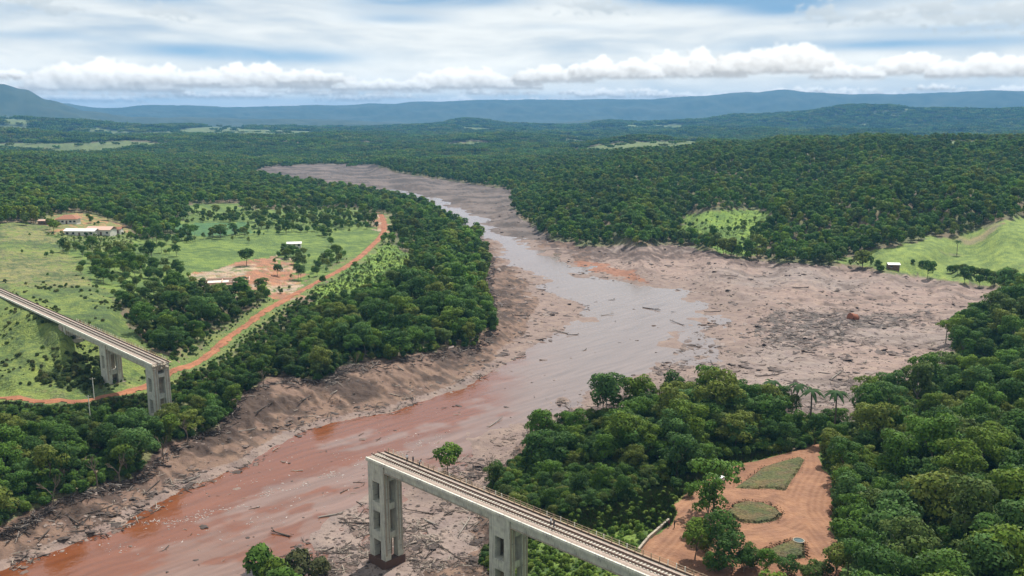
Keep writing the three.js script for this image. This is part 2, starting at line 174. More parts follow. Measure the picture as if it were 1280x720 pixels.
// far land: rolling plain and ridges whose skylines were read off the photograph
const ridge = (R, w0, w1, sky, rough) => ({ R, w0, w1, rough, tab: sky.map(([px, py]) => { const d = rayDir(px, py); return [Math.atan2(d[0], -d[2]), HCAM + R * d[1] / Math.hypot(d[0], d[2])]; }) });
const RIDGES = [
  ridge(10600, 2900, 1900, [[-400, 116], [-100, 112], [0, 114], [60, 128], [130, 135], [210, 131], [300, 134], [420, 132], [480, 130], [540, 127], [600, 126], [700, 125], [800, 124], [880, 120], [940, 115], [975, 112], [1010, 115], [1060, 118], [1130, 117], [1180, 116], [1230, 113], [1280, 114], [1500, 114], [1700, 118]], 1),
  ridge(7000, 1700, 1200, [[-500, 108], [-200, 103], [-60, 102], [0, 105], [30, 113], [60, 126], [110, 140], [180, 147], [420, 150], [520, 156], [600, 150], [680, 155], [760, 149], [830, 154], [900, 160], [1700, 160]], .8),
  ridge(5500, 1300, 1000, [[-500, 160], [440, 163], [540, 156], [580, 151], [640, 156], [720, 158], [760, 152], [800, 154], [870, 151], [930, 144], [1000, 141], [1065, 134], [1110, 134], [1160, 137], [1280, 138], [1500, 132], [1700, 140]], .7),
  ridge(2950, 480, 420, [[-600, 166], [0, 166], [90, 171], [200, 180], [330, 174], [430, 170], [520, 178], [600, 172], [700, 181], [820, 184], [1700, 184]], .5),
  ridge(4200, 900, 900, [[-600, 135], [-200, 138], [0, 150], [80, 154], [200, 159], [330, 163], [430, 166], [520, 170], [700, 168], [900, 167], [960, 164], [1100, 170], [1280, 170], [1700, 165]], .5),
];
function farH(X, Z) {
  const r = Math.hypot(X, Z), a = Math.atan2(X, -Z); let h = 18 + 34 * fbm(X / 720, Z / 720, 3);
  for (const k of RIDGES) {
    const d = r - k.R; if (d < -k.w0 || d > k.w1 * 2.4) continue;
    const top = lerpTable(k.tab, Math.abs(a) > 0.75 ? Math.sign(a) * 0.75 : a), t = d < 0 ? 1 + d / k.w0 : Math.max(0, 1 - d / (k.w1 * 2.4)), s = Math.pow(t * t * (3 - 2 * t), 1.1);
    const n = fbm(a * k.R / 900 + k.R, r / 1500, 4), spur = 1 - Math.abs(noise(a * k.R / 620 + 3 * n * 0.2, r / 2600 + k.R));
    const y = s * top * (1 - k.rough * (1 - s) * 0.55 * spur) + k.rough * 75 * fbm(X / 430, Z / 430, 5) * s * (1 - s * s * 0.85);
    h = Math.max(h, mix(h, y, sstep(0, 0.12, s)));
  }
  return h;
}
const ROAD = [[-260, 478], [-120, 488], [0, 498], [50, 502], [100, 502], [150, 492], [190, 479], [250, 451], [300, 412], [340, 384], [370, 367], [430, 335], [462, 310], [478, 293], [480, 278], [476, 268]];
function height(X, Z, detail = true) {
  const r = Math.hypot(X, Z), f = sstep(1500, 2500, r); let h = f < 1 ? baseH(X, Z) : 0;
  if (f > 0) h = mix(h, farH(X, Z), f);
  if (r < 2600) {
    let d = waterDist(X, Z); if (r < 1300 && Math.abs(d) < 55) { const j = sstep(25, 60, edgeDist(SHORE, X, Z, false)); if (j > 0) d = waterDist(X + j * 15 * fbm(X / 34, Z / 34, 3), Z + j * 22 * fbm(X / 34 + 9, Z / 34, 3)) + j * 5 * fbm(X / 9, Z / 9, 2); }
    const fl = sstep(2.0, 1.0, h) * (r < 1200 ? 1 : 0); h = d < 0 ? -1.1 * sstep(0, -mix(7, 30, fl), d) + 0.02 : h * (mix(.12, .06, fl) * sstep(0, 3, d) + mix(.88, .94, fl) * sstep(0, mix(34, 75, fl), d));
    if (detail && h < 6) {
      const fl = sstep(2.0, 1.0, baseH(X, Z)), k = sstep(-2, mix(8, 22, fl), d), m = sstep(6, 3.5, h);
      h += m * k * (0.34 * fbm(X / 11, Z / 11, 4) + 0.30 * Math.max(0, billow(X / 5 + 8, Z / 5, 3) - 0.25)) + m * (1 - k) * (0.10 * fbm(X / 9, Z / 9, 3) + .5 * fl * fbm(X / 13, Z / 20, 3));
      const bank = sstep(1.2, 2.6, h) * sstep(6.5, 4.5, h) * sstep(400, 380, Math.abs(X)); if (bank > 0) h += bank * (1.5 * (0.36 - Math.abs(noise((X * .72 - Z * .69) / 5 + 3, (X * .69 + Z * .72) / 13))) + 0.6 * fbm(X / 3.2, Z / 3.2, 3));
    } else if (detail) h += 0.2 * fbm(X / 22, Z / 22, 3);
  }
  return h;
}
function groundAt(px, py) { const d = rayDir(px, py); let t0 = 60, t = 60; while (t < 30000) { if (HCAM + d[1] * t < height(d[0] * t, d[2] * t)) break; t0 = t; t *= 1.004; } for (let i = 0; i < 14; i++) { const m = (t0 + t) / 2; if (HCAM + d[1] * m < height(d[0] * m, d[2] * m)) t = m; else t0 = m; } return [d[0] * t, height(d[0] * t, d[2] * t), d[2] * t]; }
const ROAD_W = ROAD.map(([x, y]) => { const g = groundAt(x, y); return [g[0], g[2]]; });
const roadLine0 = ROAD_W;
// what covers the ground at a place
function zone(X, Y, Z) {
  const r = Math.hypot(X, Z), k = Math.min(9, 2 + r / 130), [px, py] = proj(X + k * fbm(X / 19 + 3, Z / 19, 3), Y, Z + k * 1.4 * fbm(X / 19, Z / 19 + 8, 3));
  if (r < 2700) { if (inside(MUD, px, py)) return 'mud'; if (Y < 0.4 && waterDist(X, Z) < 10) return 'mud'; }
  if (py > 720 && px > 100 && px < 600 && Y < 4) return 'mud';
  for (const k in FIELDS) if (inside(FIELDS[k], px, py)) return k;
  if (r > 2200 && r < 6000 && fbm(X / 420 + 7, Z / 420, 3) > 0.46) return 'far1';
  return 'wood';
}


// ------------------------------------------------------------------ surfaces
const mudTex = tile(1024, (u, v) => { const a = tfbm(u, v, 12, 5), b = Math.abs(tfbm(u + .3, v, 40, 3)), k = 0.74 + 0.13 * a - 0.16 * Math.max(0, 0.35 - b); return [k, k * (0.995 + 0.02 * a), k * (0.985 - .02 * a)]; });
const mudBump = tile(1024, (u, v) => { const k = 0.5 + 0.22 * tfbm(u, v, 24, 5, .62) + 0.12 * Math.abs(tfbm(u, v + .4, 60, 3)); return [k, k, k]; });
const grassTex = tile(1024, (u, v) => { const a = tfbm(u, v, 10, 4), b = tfbm(u + .2, v + .7, 80, 3, .7), k = 0.68 + 0.16 * a + 0.26 * b; return [k * (1 + .10 * a), k, k * (.9 - .1 * a)]; });
const grassBump = tile(512, (u, v) => { const k = 0.5 + 0.3 * tfbm(u, v, 60, 3, .7); return [k, k, k]; });
const M = {
  mud: new THREE.MeshStandardMaterial({ vertexColors: true, roughness: 0.92, map: mudTex, bumpMap: mudBump, bumpScale: 0.55 }),
  grass: new THREE.MeshStandardMaterial({ vertexColors: true, roughness: 0.95, map: grassTex, bumpMap: grassBump, bumpScale: 0.6 }),
  far: new THREE.MeshStandardMaterial({ vertexColors: true, roughness: 1 }),
};
const pick = (a, b, t) => [mix(a[0], b[0], t), mix(a[1], b[1], t), mix(a[2], b[2], t)];
const darkMud = [[948, 400], [975, 388], [1040, 390], [1062, 396], [1110, 390], [1170, 398], [1130, 408], [1060, 412], [1070, 425], [1010, 436], [960, 432], [945, 420]];
const SCARP = [[640, 258], [690, 297], [735, 307], [850, 304], [900, 314], [960, 326], [1040, 329], [1100, 338], [1100, 344], [1040, 337], [940, 334], [880, 322], [810, 326], [735, 326], [690, 312], [646, 285]];
const redMud = [[715, 326], [760, 330], [800, 344], [812, 352], [770, 345], [728, 337]];
function mudColour(X, Y, Z, px, py) {
  const n1 = fbm(X / 26, Z / 26, 4), n2 = fbm(X / 6 + 5, Z / 6, 3), n3 = fbm(X / 70 + 2, Z / 70 - 4, 3);
  let c = pick([.25, .175, .145], [.225, .176, .155], sstep(-.3, .6, n3));
  c = pick(c, [.105, .072, .058], 0.85 * sstep(0.08, 0.6, n1 * 0.6 + n2 * 0.55));            // wet clods
  c = pick(c, [.29, .21, .172], 0.7 * sstep(0.25, 0.8, -n1 * .5 + n2 * .7));                   // dried crust
  const st = fbm((X * .9 + Z * .43) / 70, (Z * .9 - X * .43) / 13, 3); c = pick(c, [.135, .10, .085], .7 * sstep(.15, .55, st)); c = pick(c, [.27, .20, .17], .5 * sstep(.15, .55, -st));   // flow streaks
  const wd = waterDist(X, Z); c = pick(c, [.205, .145, .12], .85 * sstep(46 + 16 * n1, 6, wd) * (px > 600 ? 1 : .5));            // slick wet silt beside the channel
  if (px < 740 && Y > .9) { c = pick(c, [.17, .10, .066], .85); c = pick(c, [.05, .029, .019], 0.94 * sstep(-.55, .05, n1 + .5 * n2 + .25 * noise(X / 3, Z / 3)) * sstep(1.3, 2.8, Y + 1.8 * n2)); c = pick(c, [.07, .043, .031], .8 * sstep(.12, .4, noise((X * .72 - Z * .69) / 3.5, (X * .69 + Z * .72) / 16) + .3 * n2)); }   // torn dark earth of the cut bank and its gullies
  if (inside(darkMud, px + 14 * n2, py + 6 * n1)) c = pick(c, [.066, .054, .047], 0.85 * sstep(-.5, .3, n2 + .6 * noise(X / 2.5, Z / 2.5)));
  if (inside(SCARP, px + 8 * n2, py + 5 * n1)) c = pick(c, [.06, .036, .028], .85 * sstep(-.6, .2, n2 + .5 * n1));
  if (inside(redMud, px + 9 * n2, py + 3 * n1)) c = pick(c, [.25, .10, .05], 0.8);
  if (py < 300) c = pick(c, pick([.145, .112, .098], [.055, .042, .036], sstep(-.35, .35, noise(X / 60, Z / 22) + .5 * n1)), .85);
  return c;
}
function groundColour(zn, X, Y, Z, px, py) {
  const n = fbm(X / 30, Z / 30, 4), m = fbm(X / 7 + 9, Z / 7, 4, .7), w = fbm(X / 120 + 1, Z / 120, 3);
  switch (zn) {
    case 'mud': return mudColour(X, Y, Z, px, py);
    case 'slope': { const f = fbm(X / 2.6, Z / 2.6 + 7, 3); let c = pick([.14, .18, .04], [.07, .112, .024], sstep(-.45, .45, n * .7 + f * .6)); c = pick(c, [.21, .18, .085], 0.7 * sstep(-.05, .5, w + .5 * m + .25 * f)); return pick(c, [.045, .075, .02], 0.85 * sstep(.2, .5, m * .7 + n * .5 + .3 * f)); }
    case 'scrub': return pick([.05, .085, .025], [.10, .15, .035], sstep(-.3, .5, m));
    case 'crop': return pick([.05, .125, .045], [.065, .145, .045], sstep(-.4, .4, m));
    case 'meadow': case 'glade': case 'farm': return pick([.135, .195, .038], [.075, .125, .026], sstep(-.5, .5, n + .8 * m));
    case 'verge': case 'patch': return pick([.17, .26, .04], [.10, .17, .03], sstep(-.3, .5, n + .5 * m));
    case 'pasture': { const c = pick([.18, .24, .055], [.11, .16, .036], sstep(-.5, .5, n * .6 + .9 * m)); return pick(c, [.24, .19, .12], 0.8 * sstep(.55, .85, n * .6 + w * .7)); }
    case 'yard': case 'path': case 'lane': { let c = pick([.30, .14, .085], [.36, .27, .21], sstep(-.2, .5, n + m * .5)); return pick(c, [.12, .16, .05], zn === 'lane' ? 0 : .8 * sstep(.25, .6, -m + .4 * n)); }
    case 'garden': return pick([.10, .15, .035], [.17, .20, .06], sstep(-.3, .5, m));
    case 'housesite': return pick([.16, .17, .06], [.36, .19, .10], sstep(.05, .5, m + n * .5));
    case 'clearing': { let c = pick([.115, .175, .03], [.06, .105, .02], sstep(-.3, .5, m)); return pick(c, [.17, .17, .05], .6 * sstep(.1, .6, n)); }
    case 'wood': if (edgeDist(roadLine0, X, Z, false) < 8 + 5 * m) return pick([.10, .15, .035], [.15, .17, .05], sstep(-.3, .4, m)); return pick([.115, .125, .055], [.16, .12, .08], sstep(-.4, .5, n));
  }
  return pick([.12, .155, .05], [.09, .12, .04], sstep(-.4, .4, n));
}


// ------------------------------------------------------------------ the ground: one sheet out to behind the mountains, and the river in its channel
const azs = [], rs = [];
{ for (let i = 0; i <= 800; i++) azs.push((-36 + 72 * i / 800) * Math.PI / 180); for (let a = 40; a < 324; a += 4) azs.push(a * Math.PI / 180);
  for (const r of [1, 30, 60, 90, 105]) rs.push(r); let r = 112; while (r < 15500) { rs.push(r); r += Math.min(1.15 * r * r / (F * HCAM), r * 0.0125) + (r > 2600 ? 0 : 0); } }
const NA = azs.length, NR = rs.length, groundY = new Float32Array(NA * NR), zones = new Array(NA * NR), WD = new Float32Array(NA * NR);
{
  const pos = new Float32Array(NA * NR * 3), col = new Float32Array(NA * NR * 3), uv = new Float32Array(NA * NR * 2);
  for (let j = 0; j < NR; j++) for (let i = 0; i < NA; i++) {
    const o = j * NA + i, X = Math.sin(azs[i]) * rs[j], Z = -Math.cos(azs[i]) * rs[j], fine = i <= 800;
    const Y = height(X, Z), [px, py] = proj(X, Y, Z); groundY[o] = Y;
    const zn = fine ? zone(X, Y, Z) : 'wood'; zones[o] = zn; WD[o] = rs[j] < 2600 ? waterDist(X, Z) : 99;
    pos.set([X, Y, Z], o * 3); uv.set([X / 60, Z / 60], o * 2);
    let c = groundColour(zn, X, Y, Z, px, py);
    if (rs[j] > 3600 && zn === 'wood') { const n = fbm(X / 130, Z / 130, 4); c = pick([.024, .042, .02], [.045, .062, .03], sstep(-.5, .5, n)); if (rs[j] > 7600) c = pick(c, [.06, .072, .04], .7 * sstep(.1, .6, fbm(X / 700, Z / 700, 4))); }
    const g = zn === 'mud' ? 1 / .74 : rs[j] > 3600 ? 1 : 1 / .68; col.set(c.map((x) => x * g), o * 3);
  }
  const lists = { mud: [], grass: [], far: [] }, water = [];
  for (let j = 0; j < NR - 1; j++) for (let i = 0; i < NA; i++) {
    const i2 = (i + 1) % NA, a = j * NA + i, b = j * NA + i2, c = (j + 1) * NA + i, d = (j + 1) * NA + i2;
    const l = zones[a] === 'mud' ? lists.mud : rs[j] > 3600 ? lists.far : lists.grass;
    l.push(a, b, c, b, d, c);
    if (i < 800 && rs[j] < 2300 && rs[j] > 95 && Math.min(WD[a], WD[b], WD[c], WD[d]) < 45 && Math.min(groundY[a], groundY[b], groundY[c], groundY[d]) < 0.25) water.push(a, b, c, b, d, c);
  }
  const g = new THREE.BufferGeometry(); g.setAttribute('position', new THREE.BufferAttribute(pos, 3)); g.setAttribute('color', new THREE.BufferAttribute(col, 3)); g.setAttribute('uv', new THREE.BufferAttribute(uv, 2));
  const all = [...['mud', 'grass', 'far']].map((k) => lists[k]); const idx = new Uint32Array(all.reduce((s, l) => s + l.length, 0)); let at = 0; all.forEach((l, k) => { idx.set(l, at); g.addGroup(at, l.length, k); at += l.length; });
  g.setIndex(new THREE.BufferAttribute(idx, 1)); g.computeVertexNormals();
  tag(mesh('ground', g, [M.mud, M.grass, M.far], scene, true), null, null, null, 'structure');
  // river: turbid water, pale silt film; red patches by the left bank paint in its reflection
  const map = new Map(), wp = [], wc = [], wu = [], wi = [];
  for (const o of water) { if (!map.has(o)) { const X = pos[o * 3], Z = pos[o * 3 + 2]; map.set(o, wp.length / 3); wp.push(X, 0, Z); wu.push(X / 40, Z / 40);
    const u = X * .72 + Z * -.69, v = X * .69 + Z * .72, s = fbm(u / 46, v / 9 + .3 * fbm(u / 20, v / 20, 2), 4), t = fbm(X / 14, Z / 14, 4), px = proj(X, 0, Z)[0], dl = edgeDist(SHORE, X, Z, false), red = sstep(668, 590, px + 26 * t) * sstep(6, -6, dl - 23 - 13 * t - 9 * s), spot = sstep(660, 590, px + 26 * t) * sstep(.32, .5, s * .5 + fbm(X / 22 + 4, Z / 22, 3)) * sstep(75, 35, dl), film = 1 - Math.max(red, .8 * spot), up = sstep(520, 760, px);
    const s2 = 1 + .2 * fbm(u / 26, v / 1.9 + .5 * t, 3); wc.push(...pick([.17, .055, .022], pick(pick([.205, .122, .093], [.18, .09, .06], sstep(-.3, .5, s)), [.205, .152, .128], up), film).map((x) => x * s2)); } wi.push(map.get(o)); }
  const w = new THREE.BufferGeometry(); w.setAttribute('position', new THREE.Float32BufferAttribute(wp, 3)); w.setAttribute('color', new THREE.Float32BufferAttribute(wc, 3)); w.setAttribute('uv', new THREE.Float32BufferAttribute(wu, 2)); w.setIndex(wi); w.computeVertexNormals();
  const ripple = tile(512, (u, v) => { const k = 0.5 + 0.25 * tfbm(u, v, 16, 4, .6); return [k, k, k]; });
  tag(mesh('river_water', w, new THREE.MeshPhysicalMaterial({ vertexColors: true, roughness: 0.10, ior: 1.6, bumpMap: ripple, bumpScale: 0.05 }), scene, true), null, null, null, 'structure');
}


// a sheet laid over the ground inside an outline (places x, z)
function drape(poly, cell, lift, colour, skip = () => false) {
  const b = boxOf(poly), nx = Math.ceil((b[2] - b[0]) / cell) + 1, nz = Math.ceil((b[3] - b[1]) / cell) + 1, P = [], Cc = [], U = [], I = [], id = new Int32Array(nx * nz).fill(-1);
  for (let j = 0; j < nz; j++) for (let i = 0; i < nx; i++) { const X = b[0] + i * cell, Z = b[1] + j * cell, n = 0.5 * noise(X / 1.7, Z / 1.7) + .9 * noise(X / 4.3 + 5, Z / 4.3); if (!inside(poly, X + n, Z + n) || skip(X, Z)) continue; id[j * nx + i] = P.length / 3; const d = Math.min(1, edgeDist(poly, X, Z) / 1.2); P.push(X, height(X, Z) + lift * d - (1 - d) * 0.12, Z); Cc.push(...colour(X, Z).map((x) => x / .74)); U.push(X / 60, Z / 60); }
  for (let j = 0; j < nz - 1; j++) for (let i = 0; i < nx - 1; i++) { const a = id[j * nx + i], c = id[j * nx + i + 1], d = id[(j + 1) * nx + i], e = id[(j + 1) * nx + i + 1]; if (a >= 0 && c >= 0 && d >= 0) I.push(a, d, c); if (c >= 0 && d >= 0 && e >= 0) I.push(c, d, e); }
  const g = new THREE.BufferGeometry(); g.setAttribute('position', new THREE.Float32BufferAttribute(P, 3)); g.setAttribute('color', new THREE.Float32BufferAttribute(Cc, 3)); g.setAttribute('uv', new THREE.Float32BufferAttribute(U, 2)); g.setIndex(I); g.computeVertexNormals(); return g;
}
const G2 = (list) => list.map(([x, y]) => { const g = groundAt(x, y); return [g[0], g[2]]; });
function strip(line, width) { const L = [], R = []; for (let i = 0; i < line.length; i++) { const a = line[Math.max(0, i - 1)], b = line[Math.min(line.length - 1, i + 1)], dx = b[0] - a[0], dz = b[1] - a[1], l = Math.hypot(dx, dz), w = (typeof width === 'function' ? width(i / (line.length - 1)) : width) / 2; L.push([line[i][0] - dz / l * w, line[i][1] + dx / l * w]); R.unshift([line[i][0] + dz / l * w, line[i][1] - dx / l * w]); } return [...L, ...R]; }
function smooth(line, n = 6) { const c = new THREE.CatmullRomCurve3(line.map(([x, z]) => new THREE.Vector3(x, 0, z))); return c.getPoints(line.length * n).map((p) => [p.x, p.z]); }
const earth = (line, w) => (X, Z) => { const d = edgeDist(line, X, Z, false), n = fbm(X / 8, Z / 8, 3), rut = Math.exp(-(((d - w * .22) / .5) ** 2)); let c = pick([.31, .115, .05], [.235, .082, .036], sstep(-.4, .5, n)); c = pick(c, [.36, .165, .09], .55 * rut + .15 * noise(X, Z)); return c; };
const roadLine = smooth(ROAD_W);
tag(mesh('dirt_road', drape(strip(roadLine, (t) => 4.2 + 1.4 * t), 0.9, 0.28, earth(roadLine, 4.8)), M.mud, scene, true), null, null, null, 'structure');

// the dirt clearing by the viaduct: a looped track round two grassed islands
const YARD = G2([[760, 735], [795, 692], [812, 672], [838, 655], [845, 640], [838, 632], [862, 612], [880, 600], [900, 588], [930, 578], [960, 572], [1004, 561], [1030, 556], [1026, 574], [1042, 600], [1044, 636], [1040, 662], [1052, 680], [1062, 700], [1050, 728], [1000, 745], [900, 745]]);
const ISLE1 = G2([[906, 641], [912, 632], [930, 627], [955, 629], [972, 636], [981, 645], [972, 653], [950, 657], [928, 656], [912, 650]]), ISLE2 = G2([[914, 612], [932, 600], [950, 586], [1000, 571], [1008, 576], [1003, 586], [984, 616], [960, 613]]), ISLE3 = G2([[950, 690], [990, 675], [1008, 680], [1010, 700], [975, 705]]);
const ruts = smooth(G2([[800, 700], [850, 650], [890, 620], [940, 620], [985, 630], [1000, 645], [985, 660], [940, 668], [900, 660]])), ruts2 = smooth(G2([[1055, 700], [1030, 670], [1005, 640], [1010, 610], [1024, 585], [1020, 565]]));
const yardEarth = (X, Z) => { const d = Math.min(edgeDist(ruts, X, Z, false), edgeDist(ruts2, X, Z, false)), n = fbm(X / 7, Z / 7, 4); let c = pick([.25, .118, .062], [.185, .083, .043], sstep(-.4, .5, n)); const l = .5 + .5 * Math.sin(d * 4.2 + n); return pick(c, [.33, .18, .105], d < 5 ? .45 * l : .12 * (n + .3)); };
tag(mesh('dirt_clearing', drape(YARD, 0.6, 0.25, yardEarth), M.mud, scene, true), null, null, null, 'structure');
const isleGrass = (X, Z) => pick([.085, .09, .03], [.12, .09, .042], sstep(-.3, .5, fbm(X / 4, Z / 4, 4)));
for (const p of [ISLE1, ISLE2, ISLE3]) tag(mesh('grass_island', drape(p, 0.5, 0.75, isleGrass), M.grass, scene, true), null, null, null, 'structure');


// ------------------------------------------------------------------ trees
const LEAF = (r, g, b) => new THREE.MeshPhysicalMaterial({ color: C(r, g, b), vertexColors: true, roughness: 1, specularIntensity: 0.25, transmission: 0.3, thickness: 0, side: THREE.DoubleSide });
const leafMats = [[0.083, 0.160, 0.023], [0.061, 0.126, 0.023], [0.112, 0.175, 0.023], [0.091, 0.136, 0.033], [0.051, 0.107, 0.023], [0.136, 0.172, 0.033], [0.077, 0.149, 0.038]].map((c) => LEAF(...c));
const leafAll = LEAF(1, 1, 1), limeLeaf = LEAF(.105, .18, .025), oliveLeaf = LEAF(.085, .095, .038), palmLeaf = LEAF(.045, .085, .028);
const bark = new THREE.MeshStandardMaterial({ color: C(.14, .105, .075), roughness: .95, vertexColors: true }), paleBark = new THREE.MeshStandardMaterial({ color: C(.27, .235, .19), roughness: .95, vertexColors: true });
function withColour(g, c) { const n = g.attributes.position.count, a = new Float32Array(n * 3); for (let i = 0; i < n; i++) a.set(c, i * 3); g.setAttribute('color', new THREE.BufferAttribute(a, 3)); return g; }
// a crown of leaf clumps: lobes over a dome, every lobe a shell of small leaf faces
function crownGeo(seed, { H, R, lobes = 14, leaves = 105, size = 0.62, low = 0.34, flat = 0.8, spread = 0.66, lobeR = 0.40 }) {
  const r = rng(seed), P = [], N = [], K = [], I = [], L = [], v = () => { let x, y, z, q; do { x = r() * 2 - 1; y = r() * 2 - 1; z = r() * 2 - 1; q = x * x + y * y + z * z; } while (q > 1 || q < 0.01); q = Math.sqrt(q); return [x / q, y / q, z / q]; };
  const cy = H * (1 + low) / 2, ry = H * (1 - low) / 2;
  for (let i = 0; i < lobes; i++) { let d = v(); if (d[1] < (low < .3 ? -0.85 : -0.4)) d[1] *= -1; const k = i ? (0.55 + 0.45 * r()) : 0, s = R * lobeR * (0.7 + 0.6 * r()); L.push([d[0] * R * spread * k, cy + d[1] * ry * spread * k, d[2] * R * spread * k, i ? s : s * 1.35]); }
  for (const [lx, ly, lz, lr] of L) {
    const n = Math.round(leaves * (lr / (R * lobeR)) ** 2), tone = 0.82 + 0.36 * r();
    for (let q = 0; q < n; q++) {
      const d = v(); if (d[1] < -0.25 && r() < 0.7) d[1] *= -1;
      const k = lr * (0.72 + 0.36 * r()), x = lx + d[0] * k, y = ly + d[1] * k * flat, z = lz + d[2] * k;
      if (L.some(([a, b, c, s]) => s !== lr && (x - a) ** 2 + ((y - b) / flat) ** 2 + (z - c) ** 2 < (s * 0.62) ** 2)) continue;
      const e = v(), nx = d[0] + e[0] * .75, ny = d[1] + e[1] * .75 + 0.25, nz = d[2] + e[2] * .75, nl = Math.hypot(nx, ny, nz) || 1, nn = [nx / nl, ny / nl, nz / nl];
      const t = v(), dt = t[0] * nn[0] + t[1] * nn[1] + t[2] * nn[2], tx = [t[0] - dt * nn[0], t[1] - dt * nn[1], t[2] - dt * nn[2]], tl = Math.hypot(...tx) || 1, s = size * (0.55 + 0.85 * r()), a = tx.map((c) => c / tl * s * .5), b = [nn[1] * a[2] - nn[2] * a[1], nn[2] * a[0] - nn[0] * a[2], nn[0] * a[1] - nn[1] * a[0]].map((c) => c * (0.6 + .5 * r()));
      const o = P.length / 3, col = tone * (0.8 + 0.4 * r()), cl = [col * (.92 + .2 * r()), col, col * (.8 + .3 * r())];
      P.push(x - a[0] - b[0] * .3, y - a[1] - b[1] * .3, z - a[2] - b[2] * .3, x + b[0], y + b[1], z + b[2], x + a[0] + b[0] * .2, y + a[1] + b[1] * .2, z + a[2] + b[2] * .2, x - b[0], y - b[1], z - b[2]);
      const mx = d[0] * .55 + nn[0] * .6, my = d[1] * .55 + nn[1] * .6, mz = d[2] * .55 + nn[2] * .6, ml = Math.hypot(mx, my, mz) || 1;
      for (let i = 0; i < 4; i++) { N.push(mx / ml, my / ml, mz / ml); K.push(...cl); }
      I.push(o, o + 3, o + 2, o, o + 2, o + 1);
    }
  }
  const g = new THREE.BufferGeometry(); g.setAttribute('position', new THREE.Float32BufferAttribute(P, 3)); g.setAttribute('normal', new THREE.Float32BufferAttribute(N, 3)); g.setAttribute('color', new THREE.Float32BufferAttribute(K, 3)); g.setIndex(I); g.userData.lobes = L; return g;
}
function trunkGeo(seed, crown, H, low, r0) {
  const r = rng(seed), L = crown.userData.lobes, top = [(r() - .5) * .8, H * (low + .1), (r() - .5) * .8], mid = [(r() - .5) * .6, H * low * .55, (r() - .5) * .6], parts = [bar([0, -.6, 0], mid, r0, r0 * .8), bar(mid, top, r0 * .8, r0 * .6)];
  for (let i = 1; i < Math.min(6, L.length); i++) parts.push(bar(top, [L[i][0], L[i][1], L[i][2]], r0 * .5, r0 * .18, 5));
  const g = mergeGeometries(parts); g.deleteAttribute('uv'); return withColour(g, [1, 1, 1]);
}
function proto(seed, o, r0 = 0.2) { const crown = crownGeo(seed, o); return { crown, trunk: trunkGeo(seed + 1, crown, o.H, o.low ?? .34, r0), o }; }
function joined(p, tc) { const t = p.trunk.clone(); const k = t.attributes.color; for (let i = 0; i < k.count; i++) k.setXYZ(i, ...tc); const c = p.crown.clone(); delete c.userData.lobes; return mergeGeometries([c, t]); }
const near = [   // leaf faces about half a metre across, in clumps
  proto(11, { H: 11, R: 5, lobes: 18, leaves: 145, size: .5, low: .14, lobeR: .34, spread: .74 }), proto(21, { H: 12.5, R: 4.4, lobes: 18, leaves: 137, size: .5, low: .2, lobeR: .33, spread: .76 }), proto(31, { H: 9.5, R: 5.2, lobes: 18, leaves: 145, size: .5, low: .2, flat: .6, lobeR: .32, spread: .78 }),
  proto(41, { H: 10, R: 4.2, lobes: 15, leaves: 159, size: .5, low: .1, lobeR: .36 }), proto(51, { H: 13, R: 5.4, lobes: 22, leaves: 123, size: .5, low: .3, flat: .65, lobeR: .3, spread: .8 }), proto(61, { H: 8, R: 3.8, lobes: 12, leaves: 159, size: .5, low: .06, lobeR: .38 }),
];
const mid = [71, 81, 91, 95].map((s, i) => joined(proto(s, { H: [10, 11, 9, 10][i], R: [4.2, 4, 4.4, 3.6][i], lobes: 11, leaves: 58, size: .95, low: .1 }), [1.6, 1.1, 2.2]));
const clump = [171, 181].map((s) => { const r = rng(s), gs = []; for (let i = 0; i < 9; i++) { const g = crownGeo(s + i * 3, { H: 9 + r() * 4, R: 4 + r() * 1.6, lobes: 6, leaves: 16, size: 2.1, low: .15 }); delete g.userData.lobes; g.translate((i % 3 - 1) * 7.6 + (r() - .5) * 5, 0, (Math.floor(i / 3) - 1) * 7.6 + (r() - .5) * 5); gs.push(g); } return mergeGeometries(gs); });


